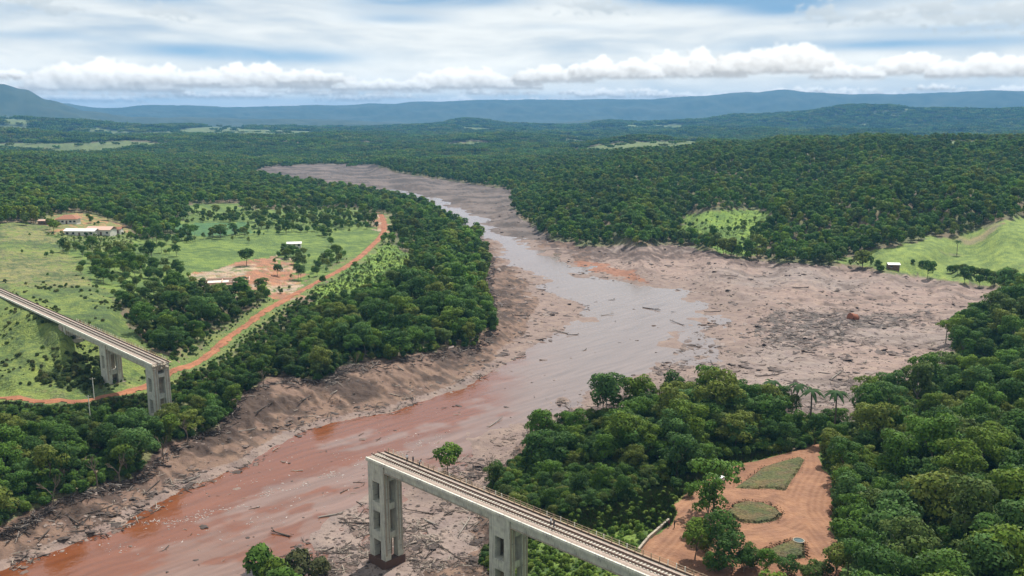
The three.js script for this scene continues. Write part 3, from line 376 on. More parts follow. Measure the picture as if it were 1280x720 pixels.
const greens = [[0.083, 0.160, 0.023], [0.061, 0.126, 0.023], [0.112, 0.175, 0.023], [0.087, 0.130, 0.033], [0.051, 0.107, 0.023], [0.136, 0.172, 0.033], [0.077, 0.149, 0.038], [0.070, 0.138, 0.022]];
const lighterGreens = greens.map(([r, g, b]) => [r * 1.32, g * 1.3, b * 1.2]);  // lighter copy of the same greens for the woods farther off
const roadNear = (X, Z) => edgeDist(roadLine, X, Z, false);
const deckClear = [];      // filled with the two lines of the viaduct
{ const d2 = (ax, az, bx, bz) => (X, Z) => { const t = clamp(((X - ax) * (bx - ax) + (Z - az) * (bz - az)) / ((bx - ax) ** 2 + (bz - az) ** 2)); return Math.hypot(X - ax - t * (bx - ax), Z - az - t * (bz - az)); }; deckClear.push(d2(-30.7, -188.6, 86, -78), d2(-108, -263.5, -290, -445)); }
const trees = [];
{
  const r = rng(404);
  for (let rad = 118; rad < 1650;) {
    const s = rad < 420 ? 5.5 : rad < 800 ? 5.8 : 6.6, half = 0.62;
    for (let a = -half; a < half; a += s / rad) {
      const R = rad + (r() - .5) * s * .9, A = a + (r() - .5) * s / rad * .9, q1 = r(), q2 = r(), q3 = r(), q4 = r();
      const X = Math.sin(A) * R, Z = -Math.cos(A) * R, Y = height(X, Z), zn = zone(X, Y, Z);
      let sc = 0.56 + 0.8 * q1 * q1 * q1 + 0.22 * q3 + 0.2 * noise(X / 40, Z / 40);
      if (zn !== 'wood') {
        if (zn === 'patch' && q2 < .16) sc *= .55; else if (zn === 'verge' && q2 < .22) sc *= .34; else if (zn === 'scrub') { if (q2 > .75) continue; sc *= .42; } else if (zn === 'meadow' && q2 < .014) sc *= .6; else if (zn === 'farm' && q2 < .2 + .8 * sstep(-.16, .12, fbm(X / 38 + 5, Z / 26, 3))) sc *= .5 + .25 * q3; else if (zn === 'path' && q2 < .05) sc *= .4; else if (zn === 'housesite' && q2 < .05) sc *= .5; else if (zn === 'garden' && q2 < .5) sc *= .26;
        else if (zn === 'slope' && q2 < .03) sc *= .25 + .35 * q3; else if (zn === 'far1' && q2 < .08) sc *= .7; else continue;
      }
      if (deckClear[0](X, Z) < 9 || deckClear[1](X, Z) < 8) continue;
      if (roadNear(X, Z) < 5 + 2 * q1) continue;
      const [px, py] = proj(X, Y, Z);
      if (px > 130 && px < 320 && py > 290 && py < 445 && zn === 'wood') sc *= .8;
      if (px > 975 && px < 1056 && py > 520 && py < 580) sc *= .55;
      if (px > 650 && px < 845 && py > 598) sc *= .62;
      if (px > 610 && px < 660 && py > 560 && py < 660) sc *= .7;
      { const dr = roadNear(X, Z); if (dr < 50) { let bi = 0, bd = 1e9; for (let i = 0; i < roadLine.length; i++) { const q = Math.hypot(roadLine[i][0] - X, roadLine[i][1] - Z); if (q < bd) { bd = q; bi = i; } } if (Math.hypot(...roadLine[bi]) > R) sc = Math.min(sc, (.22 * Math.max(0, dr - 3) + .9) / 10); } }
      if (rad > 700) sc *= .92;
      trees.push({ X, Y, Z, sc, zn, rad: R, turn: q3 * 6.28, tint: q4, k: Math.floor(q2 * 997), px, py });
    }
    rad += s * .9;
  }
}
// individuals placed by eye: [px, py of the foot, scale, kind]
const PICKED = [[884, 664, 1.1, 1], [905, 700, 1.0, 0], [870, 700, 1.0, 3], [940, 712, .8, 5], [915, 716, .9, 2], [1045, 722, .8, 3], [985, 720, .65, 5], [862, 622, .55, 5], [1085, 735, .9, 4], [1120, 740, .85, 0], [1015, 730, .7, 5], [845, 612, .5, 5], [880, 690, .5, 5], [930, 716, .55, 3], [955, 722, .6, 0], [893, 716, .7, 5], [870, 680, .55, 3], [1030, 722, .55, 5], [1060, 716, .7, 0], [905, 676, .4, 5]];

const inFrame = (t) => t.px > -40 && t.px < 1320 && t.py > 150 && t.py < 770;
const wood = trees.filter((t) => t.zn === 'wood' && inFrame(t)).sort((a, b) => b.sc / b.rad - a.sc / a.rad), single = new Set(wood.slice(0, 268));
function woodOf(t) {
  if (t.px < 235) return ['tree in the riverside wood below the left viaduct and the dirt road', 'trees in the riverside wood below the left viaduct'];
  if (t.px < 640) return ['tree in the wood on the cut bank between dirt road and river', 'trees on the cut bank between dirt road and river'];
  if (t.px < 1052 && t.py < 672) return ['tree in the wood between the river mud and the dirt clearing', 'trees between the river mud and the dirt clearing'];
  return ['tree in the wood beside the looped dirt track, opposite the viaduct', 'trees beside the looped dirt track'];
}
const looks = ['deep green broadleaf', 'dark green broadleaf', 'fresh green broadleaf', 'grey green broadleaf', 'very dark broadleaf', 'olive green broadleaf', 'blue green broadleaf'];
function addTree(p, t, matIndex, name, label, group, mat, tm) { const g = thing(name, label, 'tree', [t.X, t.Y - .1, t.Z], t.turn, group); g.scale.set(t.sc * (t.sx ?? 1), t.sc, t.sc * (t.sx ?? 1)); mesh('trunk', p.trunk, tm ?? (matIndex % 3 ? bark : paleBark), g); mesh('crown', p.crown, mat ?? leafMats[matIndex], g); return g; }
for (const t of single) { const m = Math.floor(t.tint * leafMats.length), [w, gr] = woodOf(t); addTree(near[t.k % near.length], t, m, 'broadleaf_tree', `${looks[m]} ${w}`, `${looks[m]} ${gr}`); }
PICKED.forEach(([px, py, sc, k], i) => { const g = groundAt(px, py); addTree(near[k], { X: g[0], Y: g[1], Z: g[2], sc, turn: i * 1.7 }, i % leafMats.length, 'roadside_tree', i === 0 ? 'tall tree with open crown standing inside the dirt clearing' : 'green roadside tree at the edge of the dirt clearing', i === 0 ? null : 'trees at the edge of the dirt clearing'); });
// the rest of the woods
function forest(name, label, list, geos, scaleOf, y0 = -.1, tints = greens) {
  const top = new THREE.Group(); top.name = numbered(name); scene.add(top); tag(top, label, 'forest', null, 'stuff');
  geos.forEach((g, gi) => { const l = list.filter((t) => t.k % geos.length === gi); if (!l.length) return; const im = new THREE.InstancedMesh(g, leafAll, l.length), o = new THREE.Object3D(); im.name = 'trees'; im.castShadow = im.receiveShadow = true; im.userData.kind = 'stuff';
    l.forEach((t, i) => { o.position.set(t.X, t.Y + y0, t.Z); o.rotation.y = t.turn; const s = scaleOf(t); o.scale.set(s * (.85 + .3 * ((t.k * 7 % 11) / 11)), s, s * (.85 + .3 * ((t.k * 5 % 13) / 13))); o.updateMatrix(); im.setMatrixAt(i, o.matrix); const c = tints[Math.floor(t.tint * tints.length)], n = 0.95 + .3 * noise(t.X / 55, t.Z / 55) + .22 * noise(t.X / 210 + 4, t.Z / 210) + ((t.k * 13 % 17) / 17 - .5) * .3; im.setColorAt(i, C(c[0] * n, c[1] * n, c[2] * n)); }); top.add(im); });
}
const rest = trees.filter((t) => !single.has(t)), nearJoined = near.map((p) => joined(p, [1.6, 1.1, 2.2]));
const small = rest.filter((t) => t.zn !== 'wood' && inFrame(t) && t.zn !== 'scrub' && t.zn !== 'far1').sort((a, b) => b.sc / b.rad - a.sc / a.rad), smallSet = new Set(small.slice(0, 230));
const where = { farm: ['tree in the patchwork of hedgerows and fields round the farm', 'hedgerow trees round the farm'], slope: ['small dark bush on the grassy slope above the left viaduct', 'bushes on the grassy slope'], verge: ['low leafy bush in the bright scrub beside the orange dirt road', 'bushes beside the dirt road'], patch: ['small tree in the bright clearing under the forested hill', 'trees in the bright clearing'], meadow: ['lone tree standing in the bright green meadow', 'trees in the meadow'], path: ['bush beside the bare earth yard', 'bushes beside the bare yard'], garden: ['low garden bush in front of the farm sheds', 'garden bushes'], housesite: ['garden tree beside the farm houses', 'garden trees by the houses'] };
for (const t of smallSet) { const m = Math.floor(t.tint * leafMats.length), look = t.zn === 'farm' ? looks[m] + ' ' : ''; addTree(near[t.k % near.length], t, m, t.sc < .55 ? 'bush' : 'small_tree', look + where[t.zn][0], look + where[t.zn][1]); }
const rr = rest.filter((t) => !smallSet.has(t));
forest('riverside_forest', 'dense green forest along the river and round the clearing', rr.filter((t) => t.rad < 430), nearJoined, (t) => t.sc);
forest('bank_forest', 'dense woods on the left bank beyond the dirt road and farm', rr.filter((t) => t.rad >= 430 && t.px < 630), mid, (t) => t.sc, -.1, lighterGreens);
forest('hill_forest', 'continuous dark forest covering the hill beyond the mud flat', rr.filter((t) => t.rad >= 430 && t.px >= 630), mid, (t) => t.sc, -.1, lighterGreens);
{
  const r = rng(505), far = [];
  for (let rad = 1640; rad < 5600;) { const s = rad < 2600 ? 19 : rad < 3800 ? 24 : 30; for (let a = -.62; a < .62; a += s / rad) { const R = rad + (r() - .5) * s, A = a + (r() - .5) * s / rad, X = Math.sin(A) * R, Z = -Math.cos(A) * R, Y = height(X, Z, false), zn = zone(X, Y, Z), q = r(), tint = r(), turn = r() * 6.28, k = Math.floor(r() * 997); if (zn !== 'wood' && q > .06) continue; far.push({ X, Y, Z, sc: s / 20 * (.8 + .35 * q), turn, tint, k }); } rad += s * .95; }
  forest('distant_forest', 'distant woodland covering the plain before the blue mountains', far, clump, (t) => t.sc, -1.5, lighterGreens);

}


// ------------------------------------------------------------------ the broken railway viaduct
const concTex = tile(1024, (u, v) => { const a = tfbm(u, v, 8, 5), st = noiseP(u * 96, v * 3, 96) * .6 + noiseP(u * 40 + 3, v * 2, 40) * .6, k = 0.84 + .13 * a - .62 * Math.max(0, st - .1) - .25 * Math.max(0, tfbm(u + .5, v, 5, 3) - .25); const j = Math.min(Math.abs((v * 10) % 1 - .5), 1) > .488 ? .86 : 1; return [k * j, k * j * (1 + .012 * a), k * j * (.96 - .03 * a)]; });
const concBump = tile(512, (u, v) => { const k = .5 + .25 * tfbm(u, v, 16, 5, .6); return [k, k, k]; });
for (const t of [concTex, concBump]) t.repeat.set(1 / 12, 1 / 12);
const conc = new THREE.MeshStandardMaterial({ color: C(.55, .535, .46), roughness: .9, map: concTex, bumpMap: concBump, bumpScale: .02 });
const concBrown = new THREE.MeshStandardMaterial({ color: C(.44, .37, .30), roughness: .9, map: concTex, bumpMap: concBump, bumpScale: .03 });
const concPale = new THREE.MeshStandardMaterial({ color: C(.78, .75, .67), roughness: .85, map: concTex, bumpMap: concBump, bumpScale: .02 });
const mudCoat = new THREE.MeshStandardMaterial({ color: C(.10, .052, .036), roughness: .7, bumpMap: concBump, bumpScale: .06 });
const ballastTex = tile(512, (u, v) => { const k = .68 + .25 * tfbm(u, v, 40, 3, .8) + .1 * tfbm(u, v, 6, 2); return [k * 1.03, k * .97, k * .92]; }); ballastTex.repeat.set(1 / 6, 1 / 6);
const ballast = new THREE.MeshStandardMaterial({ color: C(.52, .43, .375), roughness: .95, map: ballastTex });
const rust = new THREE.MeshStandardMaterial({ color: C(.085, .045, .03), roughness: .7, metalness: .3 }), rustPale = new THREE.MeshStandardMaterial({ color: C(.33, .24, .155), roughness: .85 });
const sleeperMat = new THREE.MeshStandardMaterial({ color: C(.62, .57, .50), roughness: .9, map: concTex });
const uvBox = (...a) => box(...a);
function pierPanel(Hp, along, depth, holes) {          // a wall with openings, slightly wider at the foot
  const s = new THREE.Shape(), w = along / 2, f = w + .18; s.moveTo(-f, 0); s.lineTo(f, 0); s.lineTo(w, Hp); s.lineTo(-w, Hp); s.closePath();
  for (const [y0, y1] of holes) { const h = new THREE.Path(), a = along * .235; h.moveTo(-a, y0); h.lineTo(-a, y1); h.lineTo(a, y1); h.lineTo(a, y0); h.closePath(); s.holes.push(h); }
  return new THREE.ExtrudeGeometry(s, { depth: depth - .12, bevelEnabled: true, bevelThickness: .06, bevelSize: .06, bevelSegments: 1, steps: 1 });
}
const TOPH = 25, PW = 2.6;
function pier(parent, t, gy, stained, open) {
  const g = new THREE.Group(); g.name = 'pier'; g.position.set(t, gy - 1, 0); parent.add(g); const Hp = TOPH - .45 - (gy - 1), holes = []; let y = Hp - 4.2; while (y - 4.8 > 2.0) { holes.push([y - 4.8, y]); y -= 6.9; }
  const pg = pierPanel(Hp, 5.3, 1.62, holes), pf = pierPanel(Hp, 5.3, 1.62, holes.slice(-1));
  mesh('end_wall', uvBox(.5, Hp - 4, 2 * (PW - 1.66), -open * 2.3, Hp / 2 + .5, 0), concBrown, g); mesh('end_wall', uvBox(.5, Hp - 4, 2 * (PW - 1.66), open * .5, Hp / 2 + .5, 0), concBrown, g);
  for (const s of [1, -1]) { const q = (s === open ? pg : pf).clone(); q.translate(0, 0, s > 0 ? PW - 1.56 : -PW + .06); mesh('wall_panel', q, conc, g); }
  for (const s of [1, -1]) for (const e of [1, -1]) { mesh('pilaster', uvBox(.16, Hp - .6, .42, e * (2.65 + .13), Hp / 2 - .3, s * (PW - .33)), concBrown, g); mesh('pilaster', uvBox(.14, Hp - .6, .34, e * (2.65 + .12), Hp / 2 - .3, s * (PW - 1.18)), concBrown, g); }
  for (let k = 0; k < holes.length; k++) mesh('cross_beam', uvBox(4.6, 1.5, 2 * (PW - 1.5), 0, holes[k][0] - 1.0, 0), conc, g);
  mesh('pier_cap', uvBox(5.6, 1.1, 2 * (PW - 1.66), 0, Hp - 3.2, 0), conc, g);
  if (stained) mesh('mud_coating', uvBox(6.1, 3.1, 5.75, 0, 1.5, 0), mudCoat, g);
  else mesh('footing', uvBox(6.6, 1.4, 6.4, 0, .5, 0), concBrown, g);
  return g;
}
function viaduct(label, pos, turn, len, pierAt, far, deckLen, stainedTo) {
  const v = thing('railway_viaduct', label, 'viaduct', [pos[0], 0, pos[1]], turn); const L = len, c = Math.cos(turn), s = Math.sin(turn), gyAt = (t) => height(pos[0] + c * t, pos[1] - s * t);
  const r = rng(Math.round(len));
  mesh('deck_slab', uvBox(L, .38, 5.5, L / 2, TOPH - .19, 0), conc, v);
  mesh('deck_kerb', uvBox(L, .42, .34, L / 2 - .05, TOPH + .19, -far * 2.62), concPale, v); mesh('edge_beam', uvBox(L, .3, .18, L / 2 - .05, TOPH + .14, far * 2.66), rust, v);
  for (let i = 0; i + 1 < pierAt.length; i++) for (const k of [1, -1]) { const a = pierAt[i] + (i ? 2.85 : 2.82), b = pierAt[i + 1] - 2.85; mesh('girder', uvBox(b - a, 1.35, .55, (a + b) / 2, TOPH - .39 - .675, k * 2.05), conc, v); mesh('girder_flange', uvBox(b - a, .24, .8, (a + b) / 2, TOPH - 1.87, k * 2.05), concBrown, v); }
  mesh('girder_end', uvBox(.5, 1.5, 3.2, .3, TOPH - 1.15, 0), concBrown, v);
  for (let i = 0; i < 9; i++) { const g = new THREE.IcosahedronGeometry(.32 + .3 * r(), 0); g.scale(.8 + r(), .6 + .5 * r(), .8 + .6 * r()); g.rotateY(r() * 3); g.translate(-.15 - .35 * r(), TOPH - .2 - (i < 5 ? .1 : 2.1 * r()), (r() - .5) * 5); mesh('broken_edge', g, concBrown, v); }
  for (let i = 0; i < 12; i++) { const z = (r() - .5) * 4.8, y = TOPH - .15 - (r() < .6 ? .1 : 2 * r()); mesh('bent_rebar', bar([.2, y, z], [-.6 - 1.1 * r(), y + (r() - .65) * .9, z + (r() - .5) * .7], .035, .03, 4), rust, v); }
  // ballast, sleepers, rails
  { const sh = new THREE.Shape(); sh.moveTo(-2.35, 0); sh.lineTo(-1.7, .3); sh.lineTo(1.7, .3); sh.lineTo(2.35, 0); sh.closePath(); const e = new THREE.ExtrudeGeometry(sh, { depth: L - .2, bevelEnabled: false }); e.rotateY(Math.PI / 2); e.translate(.1, TOPH + .003, 0); const p = e.attributes.position, uv = e.attributes.uv; for (let i = 0; i < p.count; i++) uv.setXY(i, p.getX(i), p.getZ(i)); mesh('ballast_bed', e, ballast, v); }
  const sl = []; for (let t = .4; t < L - .3; t += .72) sl.push(box(.3, .16, 2.5, t, TOPH + .34, (r() - .5) * .05, (r() - .5) * .02)); const slm = mesh('sleepers', mergeGeometries(sl), sleeperMat, v); slm.userData.kind = 'stuff';
  for (const k of [-1, 1]) { mesh('rail', uvBox(L + (k > 0 ? .5 : .2), .2, .15, L / 2 - .2, TOPH + .52, k * .8), rust, v); mesh('guard_rail', uvBox(L - 6, .14, .10, L / 2, TOPH + .49, k * .52), rust, v); }
  // railing along one side: posts and two wires, leaning a little
  for (let t = 1.2; t < Math.min(L, deckLen); t += 1.7) { const q = bar([t, TOPH + .2, far * 2.72], [t + (r() - .5) * .1, TOPH + 1.3, far * (2.72 + (r() - .5) * .1)], .1, .085, 5); mesh('railing_post', q, r() < .5 ? rustPale : concPale, v); }
  for (const h of [.75, 1.2]) mesh('railing_bar', uvBox(Math.min(L, deckLen) - 2, .06, .06, Math.min(L, deckLen) / 2, TOPH + h, far * 2.73), rustPale, v);
  mesh('walkway', uvBox(Math.min(L, deckLen), .12, .8, Math.min(L, deckLen) / 2, TOPH - .1, far * 3.16), rustPale, v);
  pierAt.forEach((t, i) => { if (t <= deckLen) pier(v, t, Math.min(gyAt(t), gyAt(t - 2.5), gyAt(t + 2.5)), i < stainedTo, -far); });
  return v;
}
const thR = -43.4 * Math.PI / 180, thL = 135.1 * Math.PI / 180;
viaduct('broken concrete railway viaduct whose torn end stands over the river mud', [-30.7, -188.6], thR, 165, [3.1, 41.3, 79.5, 117.7, 155.9], -1, 165, 1);
const vl = viaduct('stub of concrete railway viaduct running out from the grassy slope', [-108.2, -263.4], thL, 270, [2.75, 40.2, 77.6], 1, 79, 0);
mesh('abutment', uvBox(3.4, 7.6, 5.9, 78.6, TOPH - 4.4, 0), concBrown, vl);

// ------------------------------------------------------------------ palms and other single trees
function palmProto(seed, H) {
  const r = rng(seed), fr = []; for (let i = 0; i < 15; i++) { const a = i / 15 * 6.283 + r() * .4, up = .25 + r() * .9, len = 2.3 + r() * .7, n = 6, P = [], I = []; for (let k = 0; k <= n; k++) { const t = k / n, rad = len * t, y = up * len * t * .7 - 1.5 * t * t * len * .6, w = .42 * Math.sin(Math.PI * (.12 + .86 * t)); const cx = Math.cos(a) * rad, cz = Math.sin(a) * rad; P.push(cx - Math.sin(a) * w, H + y - w * .5, cz + Math.cos(a) * w, cx, H + y, cz, cx + Math.sin(a) * w, H + y - w * .5, cz - Math.cos(a) * w); if (k) { const o = (k - 1) * 3; I.push(o, o + 1, o + 3, o + 1, o + 4, o + 3, o + 1, o + 2, o + 4, o + 2, o + 5, o + 4); } } const g = new THREE.BufferGeometry(); g.setAttribute('position', new THREE.Float32BufferAttribute(P, 3)); g.setIndex(I); g.computeVertexNormals(); fr.push(g); }
  const crown = withColour(mergeGeometries(fr), [1, 1, 1]), t = mergeGeometries([bar([0, -.5, 0], [.15, H * .5, 0], .2, .16), bar([.15, H * .5, 0], [0, H, 0], .16, .14)]); t.deleteAttribute('uv'); return { crown, trunk: withColour(t, [1, 1, 1]) };
}
const palms = [palmProto(3, 9), palmProto(5, 7)];
const PALM = [[1042, 543, 1.5, 0, 'palm at the edge of the river mud behind the dirt clearing'], [1012, 530, 1.6, 1, 'palm at the edge of the river mud behind the dirt clearing'], [995, 524, 1.3, 0, 'palm at the edge of the river mud behind the dirt clearing'], [962, 512, 1.4, 1, 'palm at the edge of the river mud behind the dirt clearing'], [255, 360, .75, 1, 'small palm in the bare red yard of the ruin'], [306, 362, .95, 1, 'taller palm in the bare red yard of the ruin'], [1196, 319, 1.1, 0, 'single palm standing in the right-hand pasture above the hedge']];
for (const [px, py, sc, k, label] of PALM) { const [X, Y, Z] = groundAt(px, py); const g = addTree(palms[k], { X, Y, Z, sc, turn: px }, 1, 'palm_tree', label, label.startsWith('palm') ? 'palms at the mud edge' : null, palmLeaf); g.userData.category = 'palm'; }
const openTree = proto(301, { H: 10, R: 5.6, lobes: 9, leaves: 110, low: .62, flat: .5, spread: .8, lobeR: .32 }, .24), lowBush = proto(311, { H: 3.2, R: 2.3, lobes: 11, leaves: 110, low: .02, size: .42 }, .08), roundTree = proto(321, { H: 6, R: 3.2, lobes: 15, leaves: 95, low: .3, size: .5, lobeR: .36 }, .14);
const at = (px, py, sc, turn = 0) => { const [X, Y, Z] = groundAt(px, py); return { X, Y, Z, sc, turn }; };
addTree(openTree, at(1182, 429, 1.05, 2), 1, 'flat_crowned_tree', 'flat-crowned tree with bare forked trunk alone on the mud edge', null, leafMats[2], paleBark);
addTree(roundTree, at(559, 594, 1.55, 1), 1, 'lone_tree', 'lone bright green tree on the river mud behind the viaduct deck', null, limeLeaf, bark);
addTree(openTree, at(893, 640, 1.3, 1), 1, 'flat_crowned_tree', 'open tree with dark forked stems between dirt track and island', null, leafMats[0], bark);
addTree(roundTree, at(308, 332, 1.7, 1), 1, 'round_tree', 'big round dark tree beside the red yard and the meadow', null, leafMats[4], bark);
addTree(roundTree, at(347, 345, 1.15, 2), 1, 'round_tree', 'dark round tree between the red yard and the bare path', null, leafMats[4], bark);
for (const [px, py, sc, m] of [[325, 716, 2.2, 0], [345, 728, 1.9, 2], [372, 722, 2.1, 3], [400, 722, 1.6, 3], [355, 742, 2, 0]]) addTree(lowBush, at(px, py, sc, px), m, 'riverside_bush', 'large green bush standing on the mud below the broken pier', 'bushes on the mud below the pier', m === 3 ? oliveLeaf : null);
{ const r = rng(77); // hedge and shrubs of the right pasture
  for (const [px, py, sc] of [[1100, 340, 1.5], [1153, 333, 1.3], [1166, 335, 1.5], [1141, 329, .9]]) addTree(lowBush, at(px, py, sc, px), 1, 'pasture_bush', 'dark bush by the small shed in the right-hand pasture', 'bushes by the pasture shed', leafMats[1]);
  for (let i = 0; i < 15; i++) { const t = i / 14, x = 1190 + 100 * t, y = 340 + 16 * t + r() * 3; addTree(i % 2 ? roundTree : lowBush, at(x, y, i % 2 ? .85 + r() * .4 : 1.6 + r() * .6, x), 1, 'hedge_tree', 'tree in the dark hedge along the foot of the right-hand pasture', 'hedge trees at the foot of the pasture', leafMats[1 + (i % 3)]); }
  for (let i = 0; i < 90; i++) { const x = 660 + r() * 150, y = 655 + r() * 70; if (!inside([[655, 690], [700, 655], [760, 668], [815, 640], [830, 632], [800, 690], [760, 735], [640, 735]], x, y)) continue; const q = at(x, y, .2 + .45 * r(), x); if (deckClear[0](q.X, q.Z) < 4) continue; addTree(lowBush, q, 1, 'verge_bush', 'low bright bush in the grass under the viaduct deck', 'bushes in the grass under the deck', i % 3 ? limeLeaf : leafMats[2]); }
}

{ const dead = (seed) => { const r = rng(seed), P = []; const grow = (a, d, l, k, n) => { const b = [a[0] + d[0] * l, a[1] + d[1] * l, a[2] + d[2] * l]; P.push(bar(a, b, k, k * .65, 5)); if (n) for (let i = 0; i < 3; i++) { const e = [d[0] + (r() - .5) * 1.3, d[1] + (r() - .3) * .5, d[2] + (r() - .5) * 1.3], q = Math.hypot(...e); grow(b, e.map((x) => x / q), l * (.55 + .2 * r()), k * .6, n - 1); } }; grow([0, -.4, 0], [.05, 1, .03], 3.6, .2, 3); const g = mergeGeometries(P); g.deleteAttribute('uv'); return withColour(g, [1.1, 1.1, 1.1]); }, dg = [dead(5), dead(9)];
  [[235, 556, 1, 0], [205, 575, .9, 1], [150, 606, 1, 1], [122, 610, 1.1, 0], [68, 634, 1, 1], [330, 484, .8, 0], [445, 462, .8, 1], [560, 445, .8, 0], [612, 600, .9, 1], [985, 512, 1, 0], [950, 506, .9, 1], [606, 425, .7, 0], [1085, 522, .9, 0]].forEach(([px, py, sc, k]) => { const [X, Y, Z] = groundAt(px, py), g = thing('dead_tree', 'bare grey dead tree standing at the torn edge of the mud', 'tree', [X, Y, Z], px, 'bare dead trees at the mud edge'); g.scale.setScalar(sc); mesh('branches', dg[k], bark, g); }); }
// ------------------------------------------------------------------ houses, sheds, ruins
const wallW = new THREE.MeshStandardMaterial({ color: C(.62, .58, .50), roughness: .9 }), tileRed = new THREE.MeshStandardMaterial({ color: C(.42, .19, .115), roughness: .85, map: ballastTex }), sheetRoof = new THREE.MeshStandardMaterial({ color: C(.72, .69, .66), roughness: .6 }), sheetPink = new THREE.MeshStandardMaterial({ color: C(.55, .36, .28), roughness: .8 }), pane = new THREE.MeshStandardMaterial({ color: C(.03, .035, .04), roughness: .2 }), woodDoor = new THREE.MeshStandardMaterial({ color: C(.13, .07, .045), roughness: .7 }), tealWall = new THREE.MeshStandardMaterial({ color: C(.30, .42, .38), roughness: .85 });
function hip(w, d, h, y, over, ridge) { const x = w / 2 + over, z = d / 2 + over, r = ridge / 2, P = [[-x, y, -z], [x, y, -z], [x, y, z], [-x, y, z], [-r, y + h, 0], [r, y + h, 0]], I = [[0, 4, 5], [0, 5, 1], [1, 5, 2], [2, 5, 4], [2, 4, 3], [3, 4, 0], [0, 1, 2], [0, 2, 3]], g = new THREE.BufferGeometry(); g.setAttribute('position', new THREE.Float32BufferAttribute(I.flat().flatMap((i) => P[i]), 3)); g.setAttribute('uv', new THREE.Float32BufferAttribute(I.flat().flatMap((i) => [P[i][0], P[i][2]]), 2)); g.computeVertexNormals(); return g; }
function gable(w, d, h, y, over) { const sh = new THREE.Shape(); sh.moveTo(-d / 2 - over, 0); sh.lineTo(0, h); sh.lineTo(d / 2 + over, 0); sh.lineTo(d / 2 + over, .14); sh.lineTo(0, h + .16); sh.lineTo(-d / 2 - over, .14); sh.closePath(); const g = new THREE.ExtrudeGeometry(sh, { depth: w + 2 * over, bevelEnabled: false }); g.translate(0, y, -w / 2 - over); g.rotateY(Math.PI / 2); return g; }
function house(name, label, px, py, turn, w, d, h, roofGeo, roofMat, wallMat = wallW, wins = 4) {
  const [X, Y, Z] = groundAt(px, py), g = thing(name, label, name.includes('shed') ? 'shed' : 'house', [X, Y, Z], turn);
  mesh('wall', box(w, h + 1.2, d, 0, h / 2 - .6, 0), wallMat, g); mesh('roof', roofGeo, roofMat, g);
  for (let i = 0; i < wins; i++) { const x = (i + .5) / wins * w - w / 2; if (i === Math.floor(wins / 2)) mesh('door', box(1.1, 2.2, .1, x, 1.1, d / 2 + .04), woodDoor, g); else { const q = mesh('window', box(1.5, 1.2, .1, x, 1.7, d / 2 + .04), pane, g); mesh('window_sill', box(1.7, .1, .2, x, 1.05, d / 2 + .08), wallW, q); } }
  return g;
}
house('farm_house', 'white farm house with red tiled hip roof below the dark forest', 86, 279, .15, 13, 9, 3.4, hip(13, 9, 2.6, 3.4, 1.1, 5), tileRed, wallW, 5);
house('long_shed', 'long low shed with pale sheet roof below the hip-roofed farm house', 103, 294, -.08, 20, 7, 3, gable(20, 7, 1.3, 3, .6), sheetRoof, wallW, 5);
house('long_shed', 'wider white shed with pinkish roof joined to the long low shed', 127, 293, -.05, 16, 9, 3.4, gable(16, 9, 1.8, 3.4, .6), sheetPink, wallW, 4);
house('garden_shed', 'small shed with red tiled roof at the end of the farm sheds', 146, 291, .1, 7, 6, 2.6, gable(7, 6, 1.4, 2.6, .5), tileRed, wallW, 2);
house('open_shed', 'low grey-roofed shed beside the hip-roofed farm house', 60, 280, .05, 11, 5, 2.4, gable(11, 5, .8, 2.4, .5), sheetPink, woodDoor, 2);
house('white_shed', 'small white-roofed shed between meadow and bare path', 368, 309, .2, 9, 5, 2.6, gable(9, 5, 1, 2.6, .5), sheetRoof, wallW, 3);
house('pasture_shed', 'white-roofed shed at the edge of the mud in the right-hand pasture', 1116, 336, -.1, 6.5, 4.5, 2.8, gable(6.5, 4.5, .9, 2.8, .5), sheetRoof, woodDoor, 2);
{ const [X, Y, Z] = groundAt(285, 352), g = thing('ruined_house', 'roofless ruin of pale foundation walls in the bare red yard', 'ruin', [X, Y, Z], .25); for (const [w, d, x, z, h] of [[22, .4, 0, -5, 1.3], [22, .4, 0, 6, .8], [.4, 11, -11, .5, 1.1], [.4, 11, 11, .5, 1.5], [.4, 8, -3, -1, .9], [9, .4, 5, 1, 1.0]]) mesh('wall', box(w, h + .6, d, x, h / 2 - .3, z), sheetPink, g); mesh('floor_slab', box(21, .5, 10.4, 0, -.12, .5), concPale, g); }
{ const line = G2([[798, 690], [812, 673], [826, 661], [836, 652]]), g = thing('retaining_kerb', 'low pale kerb wall along the dirt clearing beside the grass', 'kerb', [0, 0, 0]); for (let i = 0; i + 1 < line.length; i++) { const [ax, az] = line[i], [bx, bz] = line[i + 1], n = 3; for (let k = 0; k < n; k++) { const x0 = mix(ax, bx, k / n), z0 = mix(az, bz, k / n), x1 = mix(ax, bx, (k + 1) / n), z1 = mix(az, bz, (k + 1) / n), l = Math.hypot(x1 - x0, z1 - z0); mesh('kerb_block', box(l - .05, 1.3, .5, (x0 + x1) / 2, height((x0 + x1) / 2, (z0 + z1) / 2) + .15, (z0 + z1) / 2, -Math.atan2(z1 - z0, x1 - x0)), concBrown, g); } } }
{ const [X, Y, Z] = groundAt(998, 680), g = thing('garden_pond', 'small teal basin on the grass at the edge of the dirt track', 'basin', [X, Y + .3, Z]); const ring = new THREE.TorusGeometry(1.15, .12, 8, 28); ring.rotateX(Math.PI / 2); ring.translate(0, .55, 0); mesh('rim', ring, concBrown, g); const w = new THREE.CylinderGeometry(1.1, 1.15, .7, 28); w.translate(0, .15, 0); mesh('basin', w, new THREE.MeshStandardMaterial({ color: C(.02, .065, .07), roughness: .5 }), g); }
